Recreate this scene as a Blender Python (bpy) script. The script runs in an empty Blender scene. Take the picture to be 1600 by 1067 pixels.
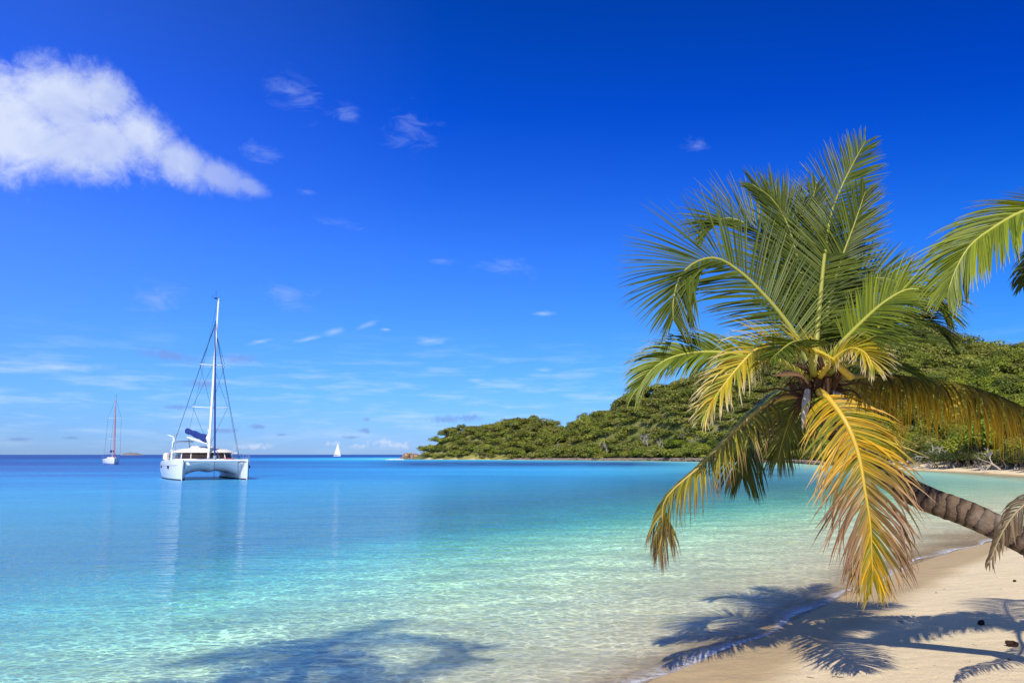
import bpy, math, random
import numpy as np
from mathutils import Vector, Matrix
R = math.radians
sc = bpy.context.scene
COL = sc.collection
# ------------------------------------------------------------------ camera
CAMH = 2.45; PITCH = 7.73; F = 1300.0
cam = bpy.data.objects.new('camera', bpy.data.cameras.new('camera')); COL.objects.link(cam)
cam.data.lens = F/1600*36; cam.data.sensor_width = 36; cam.data.clip_start = .1; cam.data.clip_end = 60000
cam.location = (0, 0, CAMH); cam.rotation_euler = (R(90+PITCH), 0, 0); sc.camera = cam
sc.render.resolution_x = 1024; sc.render.resolution_y = 682
sc.view_settings.view_transform = 'Standard'; sc.view_settings.look = 'None'; sc.view_settings.exposure = 0.0; sc.view_settings.gamma = 1
sc.cycles.transparent_max_bounces = 24; sc.cycles.max_bounces = 8; sc.cycles.sample_clamp_indirect = 6
cp, sp = math.cos(R(PITCH)), math.sin(R(PITCH))
def ray(u, v):
    a, b = u-800, 533.5-v
    return Vector((a, F*cp-b*sp, F*sp+b*cp))
def P(u, v, Y):
    d = ray(u, v); return Vector((0, 0, CAMH))+d*(Y/d.y)
def G(u, v, z=0):
    d = ray(u, v); return Vector((0, 0, CAMH))+d*((z-CAMH)/d.z)
# ------------------------------------------------------------------ sun
SEL, SAZ = 45.0, 13.0          # shadows run SAZ degrees to the right of the view direction
sdir = Vector((math.sin(R(SAZ))*math.cos(R(SEL)), math.cos(R(SAZ))*math.cos(R(SEL)), -math.sin(R(SEL))))
sun = bpy.data.objects.new('sun', bpy.data.lights.new('sun', 'SUN')); COL.objects.link(sun)
sun.data.energy = 4.9; sun.data.angle = R(.5); sun.data.color = (1, .95, .86)
sun.rotation_euler = sdir.to_track_quat('-Z', 'Y').to_euler(); sun.location = (-20, -30, 40)
# ------------------------------------------------------------------ node helper
class NT:
    def __init__(s, tree): s.t = tree; s.t.nodes.clear()
    def n(s, typ, **kw):
        nd = s.t.nodes.new(typ)
        for k, v in kw.items(): setattr(nd, k, v)
        return nd
    def set(s, sock, v):
        if v is None: return
        if isinstance(v, bpy.types.NodeSocket): s.t.links.new(v, sock)
        else:
            if isinstance(v, (tuple, list)) and len(v) == 3 and sock.type == 'RGBA': v = (*v, 1)
            sock.default_value = v
    def m(s, op, a, b=None, c=None, clamp=False):
        nd = s.n('ShaderNodeMath', operation=op, use_clamp=clamp)
        for i, x in enumerate((a, b, c)): s.set(nd.inputs[i], x)
        return nd.outputs[0]
    def v(s, op, a, b=None):
        nd = s.n('ShaderNodeVectorMath', operation=op); s.set(nd.inputs[0], a); s.set(nd.inputs[1], b)
        return nd.outputs['Value'] if op in ('LENGTH', 'DOT_PRODUCT') else nd.outputs[0]
    def mix(s, f, a, b, mode='MIX'):
        nd = s.n('ShaderNodeMix', data_type='RGBA', blend_type=mode)
        s.set(nd.inputs[0], f); s.set(nd.inputs[6], a); s.set(nd.inputs[7], b); return nd.outputs[2]
    def noise(s, vec, scale, detail=3, rough=.5, dist=0, col=False):
        nd = s.n('ShaderNodeTexNoise'); s.set(nd.inputs['Vector'], vec); nd.inputs['Scale'].default_value = scale
        nd.inputs['Detail'].default_value = detail; nd.inputs['Roughness'].default_value = rough; nd.inputs['Distortion'].default_value = dist
        return nd.outputs['Color' if col else 'Fac']
    def ramp(s, f, els, interp='LINEAR'):
        nd = s.n('ShaderNodeValToRGB'); r = nd.color_ramp; r.interpolation = interp
        while len(r.elements) < len(els): r.elements.new(.5)
        for e, (p, c) in zip(r.elements, els):
            e.position = p; e.color = (*c, 1) if len(c) == 3 else c
        s.set(nd.inputs[0], f); return nd.outputs[0]
    def mr(s, x, a, b, c=0, d=1, smooth=False):
        nd = s.n('ShaderNodeMapRange', interpolation_type='SMOOTHSTEP' if smooth else 'LINEAR')
        for i, q in enumerate((x, a, b, c, d)): s.set(nd.inputs[i], q)
        return nd.outputs[0]
    def mapping(s, vec, loc=(0, 0, 0), rot=(0, 0, 0), scale=(1, 1, 1), typ='POINT'):
        nd = s.n('ShaderNodeMapping', vector_type=typ); s.set(nd.inputs[0], vec)
        nd.inputs[1].default_value = loc; nd.inputs[2].default_value = rot; nd.inputs[3].default_value = scale; return nd.outputs[0]
    def attr(s, name, vec=False):
        nd = s.n('ShaderNodeAttribute', attribute_name=name); return nd.outputs['Color' if vec else 'Fac']
    def bump(s, h, strength=1, dist=.1, normal=None):
        nd = s.n('ShaderNodeBump'); s.set(nd.inputs['Height'], h); s.set(nd.inputs['Strength'], strength); s.set(nd.inputs['Distance'], dist); s.set(nd.inputs['Normal'], normal); return nd.outputs[0]
    def pr(s, color, rough=.5, spec=.5, normal=None, **kw):
        nd = s.n('ShaderNodeBsdfPrincipled'); s.set(nd.inputs['Base Color'], color); s.set(nd.inputs['Roughness'], rough)
        s.set(nd.inputs['Specular IOR Level'], spec); s.set(nd.inputs['Normal'], normal)
        for k, v in kw.items(): s.set(nd.inputs[k], v)
        return nd.outputs[0]
    def ms(s, f, a, b):
        nd = s.n('ShaderNodeMixShader'); s.set(nd.inputs[0], f); s.set(nd.inputs[1], a); s.set(nd.inputs[2], b); return nd.outputs[0]
    def out(s, sh):
        o = s.n('ShaderNodeOutputMaterial'); s.set(o.inputs[0], sh)
def mat(name):
    m = bpy.data.materials.new(name); m.use_nodes = True; return m, NT(m.node_tree)
# ------------------------------------------------------------------ world: sky with clouds by direction
wd = bpy.data.worlds.new('World'); sc.world = wd; wd.use_nodes = True
W = NT(wd.node_tree)
sky = W.n('ShaderNodeTexSky', sky_type='NISHITA', sun_disc=False, sun_elevation=R(SEL), sun_rotation=R(180+SAZ), altitude=0, air_density=1, dust_density=.3, ozone_density=2)
dirv = W.n('ShaderNodeTexCoord').outputs['Generated']
sx = W.n('ShaderNodeSeparateXYZ'); W.set(sx.inputs[0], dirv)
az = W.m('MULTIPLY', W.m('ARCTAN2', sx.outputs[0], sx.outputs[1]), 180/math.pi)
el = W.m('MULTIPLY', W.m('ARCSINE', sx.outputs[2]), 180/math.pi)
# the polarised, saturated blue of the photograph, as a filter over the physical sky (by elevation, /4)
els = [(0, (.42, .72, 1.62)), (1.5, (.36, .70, 1.6)), (4, (.30, .70, 1.5)), (8, (.23, .66, 1.5)), (13.5, (.16, .57, 1.65)), (18.5, (.07, .43, 1.65)), (23, (.012, .34, 1.6)), (30, (.003, .30, 1.32)), (42, (.75, .86, 1.05)), (90, (.95, .96, 1.0))]
filt = W.ramp(W.m('DIVIDE', el, 90, clamp=True), [(e/90, tuple(c/4 for c in k)) for e, k in els])
base = W.mix(1.0, sky.outputs[0], filt, 'MULTIPLY')
# brighter and paler to the left, darker to the right
azf = W.mr(az, -34, 34, 1.0, 0.0)
lift = W.mr(el, 2, 22, 0.0, 1.0)
side = W.ramp(azf, [(0, (.0, .19, .215)), (.5, (.25, .25, .25)), (.8, (.40, .31, .30)), (1, (.60, .36, .34))])
side4 = W.mix(lift, (.25, .25, .25), side)
base = W.mix(1.0, base, side4, 'MULTIPLY')
lp = W.v('MULTIPLY', base, (16, 16, 16))
lift2 = W.m('MULTIPLY', W.m('MULTIPLY', lift, W.mr(az, -5, -31, 0, 1)), W.mr(el, 40, 60, 1, 0))
lp = W.v('ADD', lp, W.v('MULTIPLY', W.n('ShaderNodeCombineXYZ').outputs[0], (0, 0, 0)))
tint = W.mix(lift2, (0, 0, 0), (.22, .34, .7))
lp = W.v('ADD', lp, tint)
ae = W.n('ShaderNodeCombineXYZ'); W.set(ae.inputs[0], az); W.set(ae.inputs[1], el); AE = ae.outputs[0]
def azel(u, v):
    d = ray(u, v).normalized(); return math.degrees(math.atan2(d.x, d.y)), math.degrees(math.asin(d.z))
KD = math.degrees(1/F)
n1 = W.m('ADD', W.m('MULTIPLY', W.noise(AE, .42, 6, .62, .8), .60), W.m('MULTIPLY', W.noise(AE, 1.3, 5, .70, .5), .40)); n2 = W.noise(W.mapping(AE, scale=(.5, 1.3, 1)), .9, 5, .65, .8); n3 = W.noise(W.mapping(AE, scale=(.22, 1.6, 1), rot=(0, 0, .06)), .9, 4, .6)
def blobs(lst):
    o = None
    for (u, v, ru, rv, rot) in lst:
        a, e = azel(u, v)
        q = W.v('LENGTH', W.mapping(AE, (a, e, 0), (0, 0, R(rot)), (ru*KD, rv*KD, 1), 'TEXTURE'))
        q = W.m('SUBTRACT', 1, q)
        o = q if o is None else W.m('MAXIMUM', o, q)
    return o
big = blobs([(-10, 190, 140, 78, 0), (100, 158, 84, 62, 0), (165, 152, 46, 40, -10), (60, 225, 175, 50, 0), (150, 222, 110, 48, 0), (222, 214, 60, 46, -30), (285, 254, 62, 34, -22), (345, 277, 56, 25, -15), (388, 291, 38, 14, -15)])
n5 = W.noise(W.mapping(AE, (3, 8, 0)), .16, 3, .5)
dB = W.mr(W.m('ADD', W.m('ADD', big, W.m('MULTIPLY', W.m('SUBTRACT', n1, .5), 1.45)), W.m('MULTIPLY', W.m('SUBTRACT', n5, .5), .3)), -.16, .72, 0, .93, True)
dB = W.m('MULTIPLY', dB, W.mr(az, -23.5, -17.5, 1, .5))
wisp = blobs([(460, 148, 70, 36, -25), (640, 205, 60, 48, 15), (545, 180, 45, 22, -20), (410, 242, 45, 22, -10), (525, 347, 50, 15, -8), (478, 300, 30, 9, -10), (1087, 226, 34, 22, 0),
              (248, 465, 55, 38, 10), (450, 462, 55, 36, -10), (790, 420, 75, 22, -6), (690, 408, 30, 8, 0)])
dW = W.mr(W.m('ADD', wisp, W.m('MULTIPLY', W.m('SUBTRACT', n2, .55), 2.6)), .1, 1.7, 0, .42, True)
streak = blobs([(570, 509, 34, 8, 22), (523, 518, 26, 8, 14), (603, 515, 12, 4, 0), (672, 532, 50, 11, 5), (405, 534, 32, 6, 14), (480, 530, 30, 5, 14), (110, 574, 95, 12, 4), (850, 578, 20, 5, 0), (745, 594, 20, 4, 0), (850, 490, 26, 5, 0)])
dS = W.mr(W.m('ADD', streak, W.m('MULTIPLY', W.m('SUBTRACT', n2, .5), 1.6)), .1, 1.6, 0, .62, True)
lowm = W.m('MULTIPLY', W.mr(el, .2, 2.2, .35, 1, True), W.mr(el, 3.5, 9, 1, 0, True))
dL = W.m('MULTIPLY', W.mr(n3, .44, .76, 0, .5, True), lowm)
puff = blobs([(600, 692, 30, 10, 0), (625, 695, 22, 10, 0), (520, 693, 16, 6, 0), (395, 698, 40, 7, 0), (560, 697, 20, 5, 0)])
n4 = W.noise(AE, 2.6, 4, .6)
dP = W.mr(W.m('ADD', puff, W.m('MULTIPLY', W.m('SUBTRACT', n4, .5), 2.6)), .1, 1.2, 0, .6, True)
grey = blobs([(265, 556, 60, 13, -8), (320, 600, 40, 10, 0), (375, 560, 40, 10, 0), (350, 672, 30, 6, 0), (402, 666, 18, 6, 0), (570, 673, 15, 6, 0), (572, 655, 10, 4, 0), (700, 655, 42, 9, 3), (735, 653, 22, 9, 0), (840, 655, 22, 5, 0), (30, 686, 26, 4, 0), (110, 684, 16, 3, 0), (280, 636, 30, 5, 0), (550, 683, 20, 4, 0), (440, 679, 10, 3, 0)])
dG = W.mr(W.m('ADD', grey, W.m('MULTIPLY', W.m('SUBTRACT', n4, .5), 1.5)), .1, .9, 0, .62, True)
K = 10.0
def cl(c): return tuple(x*K for x in c)
c = W.mix(dL, lp, cl((.62, .80, 1.0)))
c = W.mix(dG, c, cl((.20, .33, .72)))
c = W.mix(dS, c, cl((.62, .78, 1.0)))
c = W.mix(dW, c, cl((.42, .55, .98)))
c = W.mix(dP, c, cl((.72, .80, 1.0)))
shade = W.mr(W.m('ADD', W.noise(AE, .26, 5, .55, .5), W.mr(az, -32, -19, .08, -.14)), .38, .62, 0, 1)
c = W.mix(dB, c, W.mix(shade, cl((.50, .60, .93)), cl((.72, .80, .99))))
bg = W.n('ShaderNodeBackground'); W.set(bg.inputs[0], c); bg.inputs[1].default_value = .1
wo = W.n('ShaderNodeOutputWorld'); W.set(wo.inputs[0], bg.outputs[0])
# ------------------------------------------------------------------ object helpers
def tag(o, label=None, cat=None, group=None, kind=None):
    if label: o['label'] = label
    if cat: o['category'] = cat
    if group: o['group'] = group
    if kind: o['kind'] = kind
    return o
def empty(name, loc=(0, 0, 0), rz=0):
    o = bpy.data.objects.new(name, None); COL.objects.link(o); o.location = loc; o.rotation_euler = (0, 0, rz); o.empty_display_size = .3; return o
def link(name, me, parent=None):
    o = bpy.data.objects.new(name, me); COL.objects.link(o)
    if parent: o.parent = parent
    return o
def np_mesh(name, V, Fq, mats, smooth=False, attrs=None, midx=None):
    """V (n,3); Fq (m,k) with constant k"""
    V = np.asarray(V, dtype=np.float32); Fq = np.asarray(Fq, dtype=np.int32)
    me = bpy.data.meshes.new(name); m, k = Fq.shape
    me.vertices.add(len(V)); me.vertices.foreach_set('co', V.ravel())
    me.loops.add(m*k); me.loops.foreach_set('vertex_index', Fq.ravel())
    me.polygons.add(m); me.polygons.foreach_set('loop_start', np.arange(m, dtype=np.int32)*k)
    me.polygons.foreach_set('loop_total', np.full(m, k, dtype=np.int32))
    if midx is not None: me.polygons.foreach_set('material_index', np.asarray(midx, dtype=np.int32))
    me.update(calc_edges=True)
    me.polygons.foreach_set('use_smooth', np.full(m, smooth, dtype=bool))
    for a, arr in (attrs or {}).items():
        arr = np.asarray(arr, dtype=np.float32)
        if arr.ndim == 1:
            at = me.attributes.new(a, 'FLOAT', 'POINT'); at.data.foreach_set('value', arr)
        else:
            at = me.attributes.new(a, 'FLOAT_COLOR', 'POINT')
            if arr.shape[1] == 3: arr = np.hstack([arr, np.ones((len(arr), 1), np.float32)])
            at.data.foreach_set('color', arr.ravel())
    for mm in (mats if isinstance(mats, (list, tuple)) else [mats]): me.materials.append(mm)
    return me
class MB:
    """collects shapes and links them as one mesh object"""
    def __init__(s): s.v = []; s.f = []
    def add(s, vs, fs):
        o = len(s.v); s.v += [tuple(x) for x in vs]; s.f += [tuple(i+o for i in f) for f in fs]; return s
    def box(s, c, d, rz=0, taper=1.0):
        vs = []
        cr, sr = math.cos(rz), math.sin(rz)
        for z in (-1, 1):
            t = taper if z > 0 else 1
            for x, y in ((-1, -1), (1, -1), (1, 1), (-1, 1)):
                px, py = x*d[0]/2*t, y*d[1]/2*t
                vs.append((c[0]+px*cr-py*sr, c[1]+px*sr+py*cr, c[2]+z*d[2]/2))
        return s.add(vs, [(3, 2, 1, 0), (4, 5, 6, 7), (0, 1, 5, 4), (1, 2, 6, 5), (2, 3, 7, 6), (3, 0, 4, 7)])
    def tube(s, pts, rad, n=8, cap=True):
        pts = [Vector(p) for p in pts]; k = len(pts)
        if not hasattr(rad, '__len__'): rad = [rad]*k
        vs = []; prev = None
        for i, p in enumerate(pts):
            t = (pts[min(i+1, k-1)]-pts[max(i-1, 0)]).normalized()
            if prev is None:
                a = Vector((0, 0, 1)) if abs(t.z) < .9 else Vector((1, 0, 0)); x = t.cross(a).normalized()
            else: x = (prev-t*prev.dot(t)).normalized()
            prev = x; y = t.cross(x)
            for j in range(n):
                an = 2*math.pi*j/n; vs.append(p+(x*math.cos(an)+y*math.sin(an))*rad[i])
        fs = [(i*n+j, i*n+(j+1) % n, (i+1)*n+(j+1) % n, (i+1)*n+j) for i in range(k-1) for j in range(n)]
        if cap: fs += [tuple(range(n-1, -1, -1)), tuple((k-1)*n+j for j in range(n))]
        return s.add(vs, fs)
    def loft(s, rings, closed=True, cap=True):
        n = len(rings[0]); vs = [p for r in rings for p in r]; k = len(rings); w = n if closed else n-1
        fs = [(i*n+j, i*n+(j+1) % n, (i+1)*n+(j+1) % n, (i+1)*n+j) for i in range(k-1) for j in range(w)]
        if cap: fs += [tuple(range(n-1, -1, -1)), tuple((k-1)*n+j for j in range(n))]
        return s.add(vs, fs)
    def build(s, name, m, parent=None, smooth=False, bevel=0):
        me = bpy.data.meshes.new(name); me.from_pydata(s.v, [], s.f); me.update()
        import bmesh
        b = bmesh.new(); b.from_mesh(me); bmesh.ops.recalc_face_normals(b, faces=b.faces)
        if bevel: bmesh.ops.bevel(b, geom=list(b.edges), offset=bevel, segments=2, affect='EDGES', profile=.5)
        b.to_mesh(me); b.free()
        if smooth:
            for p in me.polygons: p.use_smooth = True
            try: me.set_sharp_from_angle(angle=R(38))
            except Exception: pass
        me.materials.append(m); return link(name, me, parent)
def simple(name, col, rough=.5, spec=.5, metal=0, nscale=0, namp=.15, coat=0):
    m, t = mat(name); c = col
    if nscale:
        tc = t.n('ShaderNodeTexCoord').outputs['Object']
        f = t.noise(tc, nscale, 4, .6)
        c = t.mix(f, tuple(x*(1-namp) for x in col), tuple(min(1, x*(1+namp)) for x in col))
    t.out(t.pr(c, rough, spec, Metallic=metal, **({'Coat Weight': coat} if coat else {}))); return m
def spline(pts, n):
    """Catmull-Rom through pts, n samples evenly spaced by length"""
    p = np.array([tuple(q) for q in pts], float); p = np.vstack([2*p[0]-p[1], p, 2*p[-1]-p[-2]])
    out = []
    for i in range(1, len(p)-2):
        t = np.linspace(0, 1, 24, endpoint=False)[:, None]
        a, b, c_, d = p[i-1], p[i], p[i+1], p[i+2]
        out.append(.5*((2*b)+(-a+c_)*t+(2*a-5*b+4*c_-d)*t**2+(-a+3*b-3*c_+d)*t**3))
    out = np.vstack(out+[p[-2][None]])
    L = np.concatenate([[0], np.cumsum(np.linalg.norm(np.diff(out, axis=0), axis=1))])
    s = np.linspace(0, L[-1], n)
    return np.stack([np.interp(s, L, out[:, k]) for k in range(3)], 1), L[-1]
# ------------------------------------------------------------------ terrain functions
def g2(u, v):
    p = G(u, v); return (p.x, p.y)
shore = [(-300, -160), (-100, -62), (-42, -27), (-20, -14), (-9, -5.5), (-3.6, 1.5), (-.9, 6.0)] + [g2(1010, 1067), g2(1110, 1026), g2(1228, 976), g2(1330, 925), g2(1400, 892), g2(1470, 868), g2(1530, 851), g2(1600, 836)] + \
        [(22, 30.5), (32, 40), (44, 52), (54, 66)] + [g2(1640, 747), g2(1500, 738), g2(1430, 735), g2(1330, 729), g2(1245, 723.5), g2(1100, 721.3), g2(1000, 719.8), g2(860, 718.6), g2(760, 718.0), g2(700, 717.8), g2(655, 717.6), g2(628, 717.2)] + \
        [(-62, 500), (-52, 620), (60, 760), (500, 900), (1400, 900), (1400, -600), (-300, -600)]
PL = np.array(shore)
def signed(x, y):
    """positive inland, negative over the sea"""
    x = np.asarray(x, float); y = np.asarray(y, float)
    d = np.full(x.shape, 1e18); ins = np.zeros(x.shape, bool)
    for i in range(len(PL)):
        a = PL[i]; b = PL[(i+1) % len(PL)]; ab = b-a
        t = np.clip(((x-a[0])*ab[0]+(y-a[1])*ab[1])/(ab@ab), 0, 1)
        d = np.minimum(d, (x-a[0]-t*ab[0])**2+(y-a[1]-t*ab[1])**2)
        if a[1] != b[1]:
            ins ^= ((a[1] > y) != (b[1] > y)) & (x < (b[0]-a[0])*(y-a[1])/(b[1]-a[1])+a[0])
    d = np.sqrt(d); return np.where(ins, d, -d)
rng = np.random.RandomState(7)
WV = [(rng.uniform(-1, 1), rng.uniform(-1, 1), rng.uniform(0, 6.28)) for _ in range(24)]
def lump(x, y, wl, k0=0, n=6):
    o = 0
    for a, b, ph in WV[k0:k0+n]:
        q = math.hypot(a, b)+1e-6; f = 2*math.pi/wl*(.7+.6*abs(a)); o = o+np.sin((x*a+y*b)/q*f+ph)
    return o/n
SU = [560, 620, 640, 655, 670, 700, 760, 800, 830, 845, 880, 905, 950, 975, 1000, 1060, 1150, 1300, 1400, 1430, 1450, 1480, 1520, 1560, 1600, 1700, 1900, 2300]
SV = [712, 708, 700, 692, 680, 670, 666, 659, 655, 664, 670, 659, 640, 622, 614, 596, 570, 538, 522, 516, 520, 530, 543, 547, 554, 585, 620, 660]
YU = [560, 700, 830, 880, 1000, 1200, 1400, 1600, 1900, 2300]
YR = [425, 435, 440, 425, 385, 350, 310, 270, 230, 190]
YS_U = [560, 640, 700, 860, 1100, 1245, 1330, 1430, 1500, 1640, 1900]
YS = [440, 410, 408, 374, 281, 236, 168, 127, 114, 86, 75]
TH = 3.2
def ridge(u): return np.interp(u, YU, YR)
def hill(x, y, s):
    yy = np.maximum(y, 1.0); u = 800+F*x/yy
    yr = ridge(u); ys = np.interp(u, YS_U, YS)
    zr = CAMH+yr*(710-np.interp(u, SU, SV))/F-TH
    t = np.clip((y-ys)/(yr-ys), 0, 1.6)
    up = np.where(t < 1, zr*(.25*t+.75*(t*t*(3-2*t)))+0*t, zr*(1-(t-1)*.9))
    up = np.where((y > 40) & (u > 540), up, 0)
    up = up*np.clip((s-2)/14, 0, 1)*np.clip((2500-u)/300, 0, 1)
    return np.maximum(up, 0)
def height(x, y, s=None):
    x = np.asarray(x, float); y = np.asarray(y, float)
    if s is None: s = signed(x, y)
    beach = .085*s*np.exp(-np.maximum(s, 0)/30)+.35*(1-np.exp(-np.maximum(s, 0)/12))*.5
    beach = beach+.018*lump(x, y, 1.7, 3)*np.clip(s/1.5, 0, 1)+.03*lump(x, y, 5, 9)*np.clip(s/3, 0, 1)
    h = hill(x, y, s)
    land = np.minimum(beach, 1.6)+h+np.clip(h/8, 0, 1)*1.0*lump(x, y, 34, 12)
    # a low bank of rubble behind the far shore
    sea = np.maximum(-s, 0); k = np.clip(1.05-np.where(y > 1, x/np.maximum(y, 1), -.3)*.8, .55, 1.35)*(1-.55*np.clip((np.where(y > 1, x/np.maximum(y, 1), 0)-.36)/.2, 0, 1))
    dep = (.034*np.maximum(sea-170, 0)+.050*sea+.045*sea*np.exp(-sea/2.5)+1.9*(1-np.exp(-(sea/50)**1.7)))*k
    dep = np.minimum(dep, 26)+.05*lump(x, y, 3.1, 15)*np.clip(sea/4, 0, 1)
    return np.where(s > 0, land, -dep)
def hz(x, y): return float(height(np.array([x]), np.array([y]))[0])
# polar sheet round the viewpoint, dense where the photograph looks
angs = np.concatenate([np.arange(-38, 44, .2), np.arange(44, 322, 2.0)])
rads = np.concatenate([np.linspace(1.5, 5, 6), 5*np.exp(np.arange(1, 640)*.0125)]); rads = rads[rads < 14000]; rads = np.concatenate([rads, [18000]])
def polar(rads, angs):
    A, Rr = np.meshgrid(np.radians(angs), rads); x = (Rr*np.sin(A)).ravel(); y = (Rr*np.cos(A)).ravel()
    nr, na = Rr.shape; i = np.arange(nr-1)[:, None]; j = np.arange(na)[None]; j2 = (j+1) % na
    q = np.stack([i*na+j, i*na+j2+0*i, (i+1)*na+j2, (i+1)*na+j+0*j2], -1).reshape(-1, 4)
    return x, y, q[:, ::-1]
X, Y, Q = polar(rads, angs)
S = signed(X, Y); Z = height(X, Y, S)
cz = hz(0, 0)
UU = 800+F*X/np.maximum(Y, 1)
far = (Y > 60) & (S > 0)
green = np.where(far, np.clip((S+np.where(UU > 1330, -5.0, 2.5)+1.5*lump(X, Y, 9, 2))/3, 0, 1), 0)
clear = np.exp(-((UU-745)/50)**2)*np.clip(1-(S-6)/3, 0, 1)*green
# ---- sand and land material
mg, t = mat('sand_and_soil')
tc = t.n('ShaderNodeTexCoord').outputs['Object']; sz = t.n('ShaderNodeSeparateXYZ'); t.set(sz.inputs[0], tc)
fine = t.noise(tc, 38, 4, .7); med = t.noise(tc, 3.2, 4, .6); wide = t.noise(tc, .55, 3, .5)
dry = t.mix(med, (.80, .64, .385), (.88, .73, .47)); dry = t.mix(t.mr(fine, .35, .7), dry, (.73, .57, .34))
speck = t.mr(t.noise(tc, 55, 2, .5), .72, .78); dry = t.mix(t.m('MULTIPLY', speck, .5), dry, (.32, .22, .14))
wet = t.mix(wide, (.50, .36, .165), (.58, .42, .205))
wl = t.m('ADD', sz.outputs[2], t.m('MULTIPLY', t.m('SUBTRACT', wide, .5), .05))
wetf = t.mr(wl, .075, .135, 1, 0, True)
sand = t.mix(wetf, dry, wet)
under = t.mr(sz.outputs[2], -.11, -.01, 1, 0, True); sand = t.mix(under, sand, (.98, .85, .52))
soil = t.mix(t.noise(tc, .5, 4, .7), (.09, .11, .025), (.19, .19, .05)); soil = t.mix(t.mr(t.noise(tc, .11, 3, .6), .5, .65), soil, (.22, .20, .08))
soil = t.mix(t.attr('clear'), soil, t.mix(t.noise(tc, .7, 3), (.24, .23, .06), (.36, .32, .10)))
colr = t.mix(t.attr('green'), sand, soil)
nb = t.bump(t.m('ADD', t.m('MULTIPLY', fine, .35), t.m('ADD', t.m('MULTIPLY', med, 1.1), t.m('MULTIPLY', wide, 2.2))), .9, .06)
t.out(t.pr(colr, t.mix(wetf, (.95, .95, .95), (.5, .5, .5)), .12, nb))
ground = link('ground', np_mesh('ground', np.stack([np.append(X, 0), np.append(Y, 0), np.append(Z, cz)], 1), Q, mg, True, {'green': np.append(green, 0), 'clear': np.append(clear, 0)})); tag(ground, kind='structure')
# ------------------------------------------------------------------ water
mw, t = mat('sea_water')
tc = t.n('ShaderNodeTexCoord').outputs['Object']
dpt = t.attr('depth'); weed = t.attr('weed'); dist = t.attr('dist'); lee = t.attr('lee')
wn = t.noise(tc, .11, 4, .6, .5); wn2 = t.noise(t.mapping(tc, scale=(.35, 1, 1)), .04, 4, .6)
dd = t.m('MULTIPLY', dpt, t.mr(wn2, .3, .7, .75, 1.3))
body = t.ramp(t.m('POWER', t.m('DIVIDE', dd, 26, clamp=True), .5), [(0, (.45, .68, .52)), (.16, (.30, .74, .68)), (.25, (.15, .68, .74)), (.33, (.08, .60, .80)), (.42, (.045, .50, .80)), (.52, (.024, .36, .70)), (.66, (.010, .19, .50)), (.8, (.006, .10, .36)), (1, (.004, .055, .26))])
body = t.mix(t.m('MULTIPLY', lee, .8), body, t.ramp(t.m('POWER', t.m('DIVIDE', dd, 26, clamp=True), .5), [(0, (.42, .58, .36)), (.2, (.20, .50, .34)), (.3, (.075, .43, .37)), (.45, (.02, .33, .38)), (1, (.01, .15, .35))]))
pt = t.noise(t.mapping(tc, rot=(0, 0, .12), scale=(.10, .9, 1)), .55, 4, .6, .6); body = t.mix(t.mr(pt,   .35, .65, .25, 0), body, t.mix(1.0, body, (.45, .62, .80), 'MULTIPLY'))
body = t.mix(t.m('MULTIPLY', weed, t.mr(wn, .25, .5)), body, (.003, .045, .15))
# colour of light after the water column
def ex(k): return t.m('POWER', math.e, t.m('MULTIPLY', dpt, -k))
tn = t.n('ShaderNodeCombineColor'); t.set(tn.inputs[0], ex(.62)); t.set(tn.inputs[1], ex(.085)); t.set(tn.inputs[2], ex(.035))
# wavelets: caustic light drawn as a pattern in the transparent colour
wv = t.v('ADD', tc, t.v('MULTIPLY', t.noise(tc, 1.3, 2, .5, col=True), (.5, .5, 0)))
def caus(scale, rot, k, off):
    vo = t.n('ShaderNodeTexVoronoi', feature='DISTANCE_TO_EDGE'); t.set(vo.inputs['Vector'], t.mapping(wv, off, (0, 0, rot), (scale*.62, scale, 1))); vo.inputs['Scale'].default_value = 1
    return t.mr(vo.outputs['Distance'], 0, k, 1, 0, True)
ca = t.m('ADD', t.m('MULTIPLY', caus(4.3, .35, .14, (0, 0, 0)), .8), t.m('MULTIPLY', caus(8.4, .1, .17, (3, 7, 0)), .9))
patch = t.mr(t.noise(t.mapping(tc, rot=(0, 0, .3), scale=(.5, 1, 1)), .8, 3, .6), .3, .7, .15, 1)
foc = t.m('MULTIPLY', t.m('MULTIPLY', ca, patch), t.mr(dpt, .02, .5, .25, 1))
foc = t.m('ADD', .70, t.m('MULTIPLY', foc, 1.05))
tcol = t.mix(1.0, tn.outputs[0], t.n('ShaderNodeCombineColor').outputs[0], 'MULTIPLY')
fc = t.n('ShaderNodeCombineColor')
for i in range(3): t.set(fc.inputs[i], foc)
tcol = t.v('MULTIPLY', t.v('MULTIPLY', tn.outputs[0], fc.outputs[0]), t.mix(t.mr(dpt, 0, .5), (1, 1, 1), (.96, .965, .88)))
tr = t.n('ShaderNodeBsdfTransparent'); t.set(tr.inputs[0], tcol)
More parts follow.
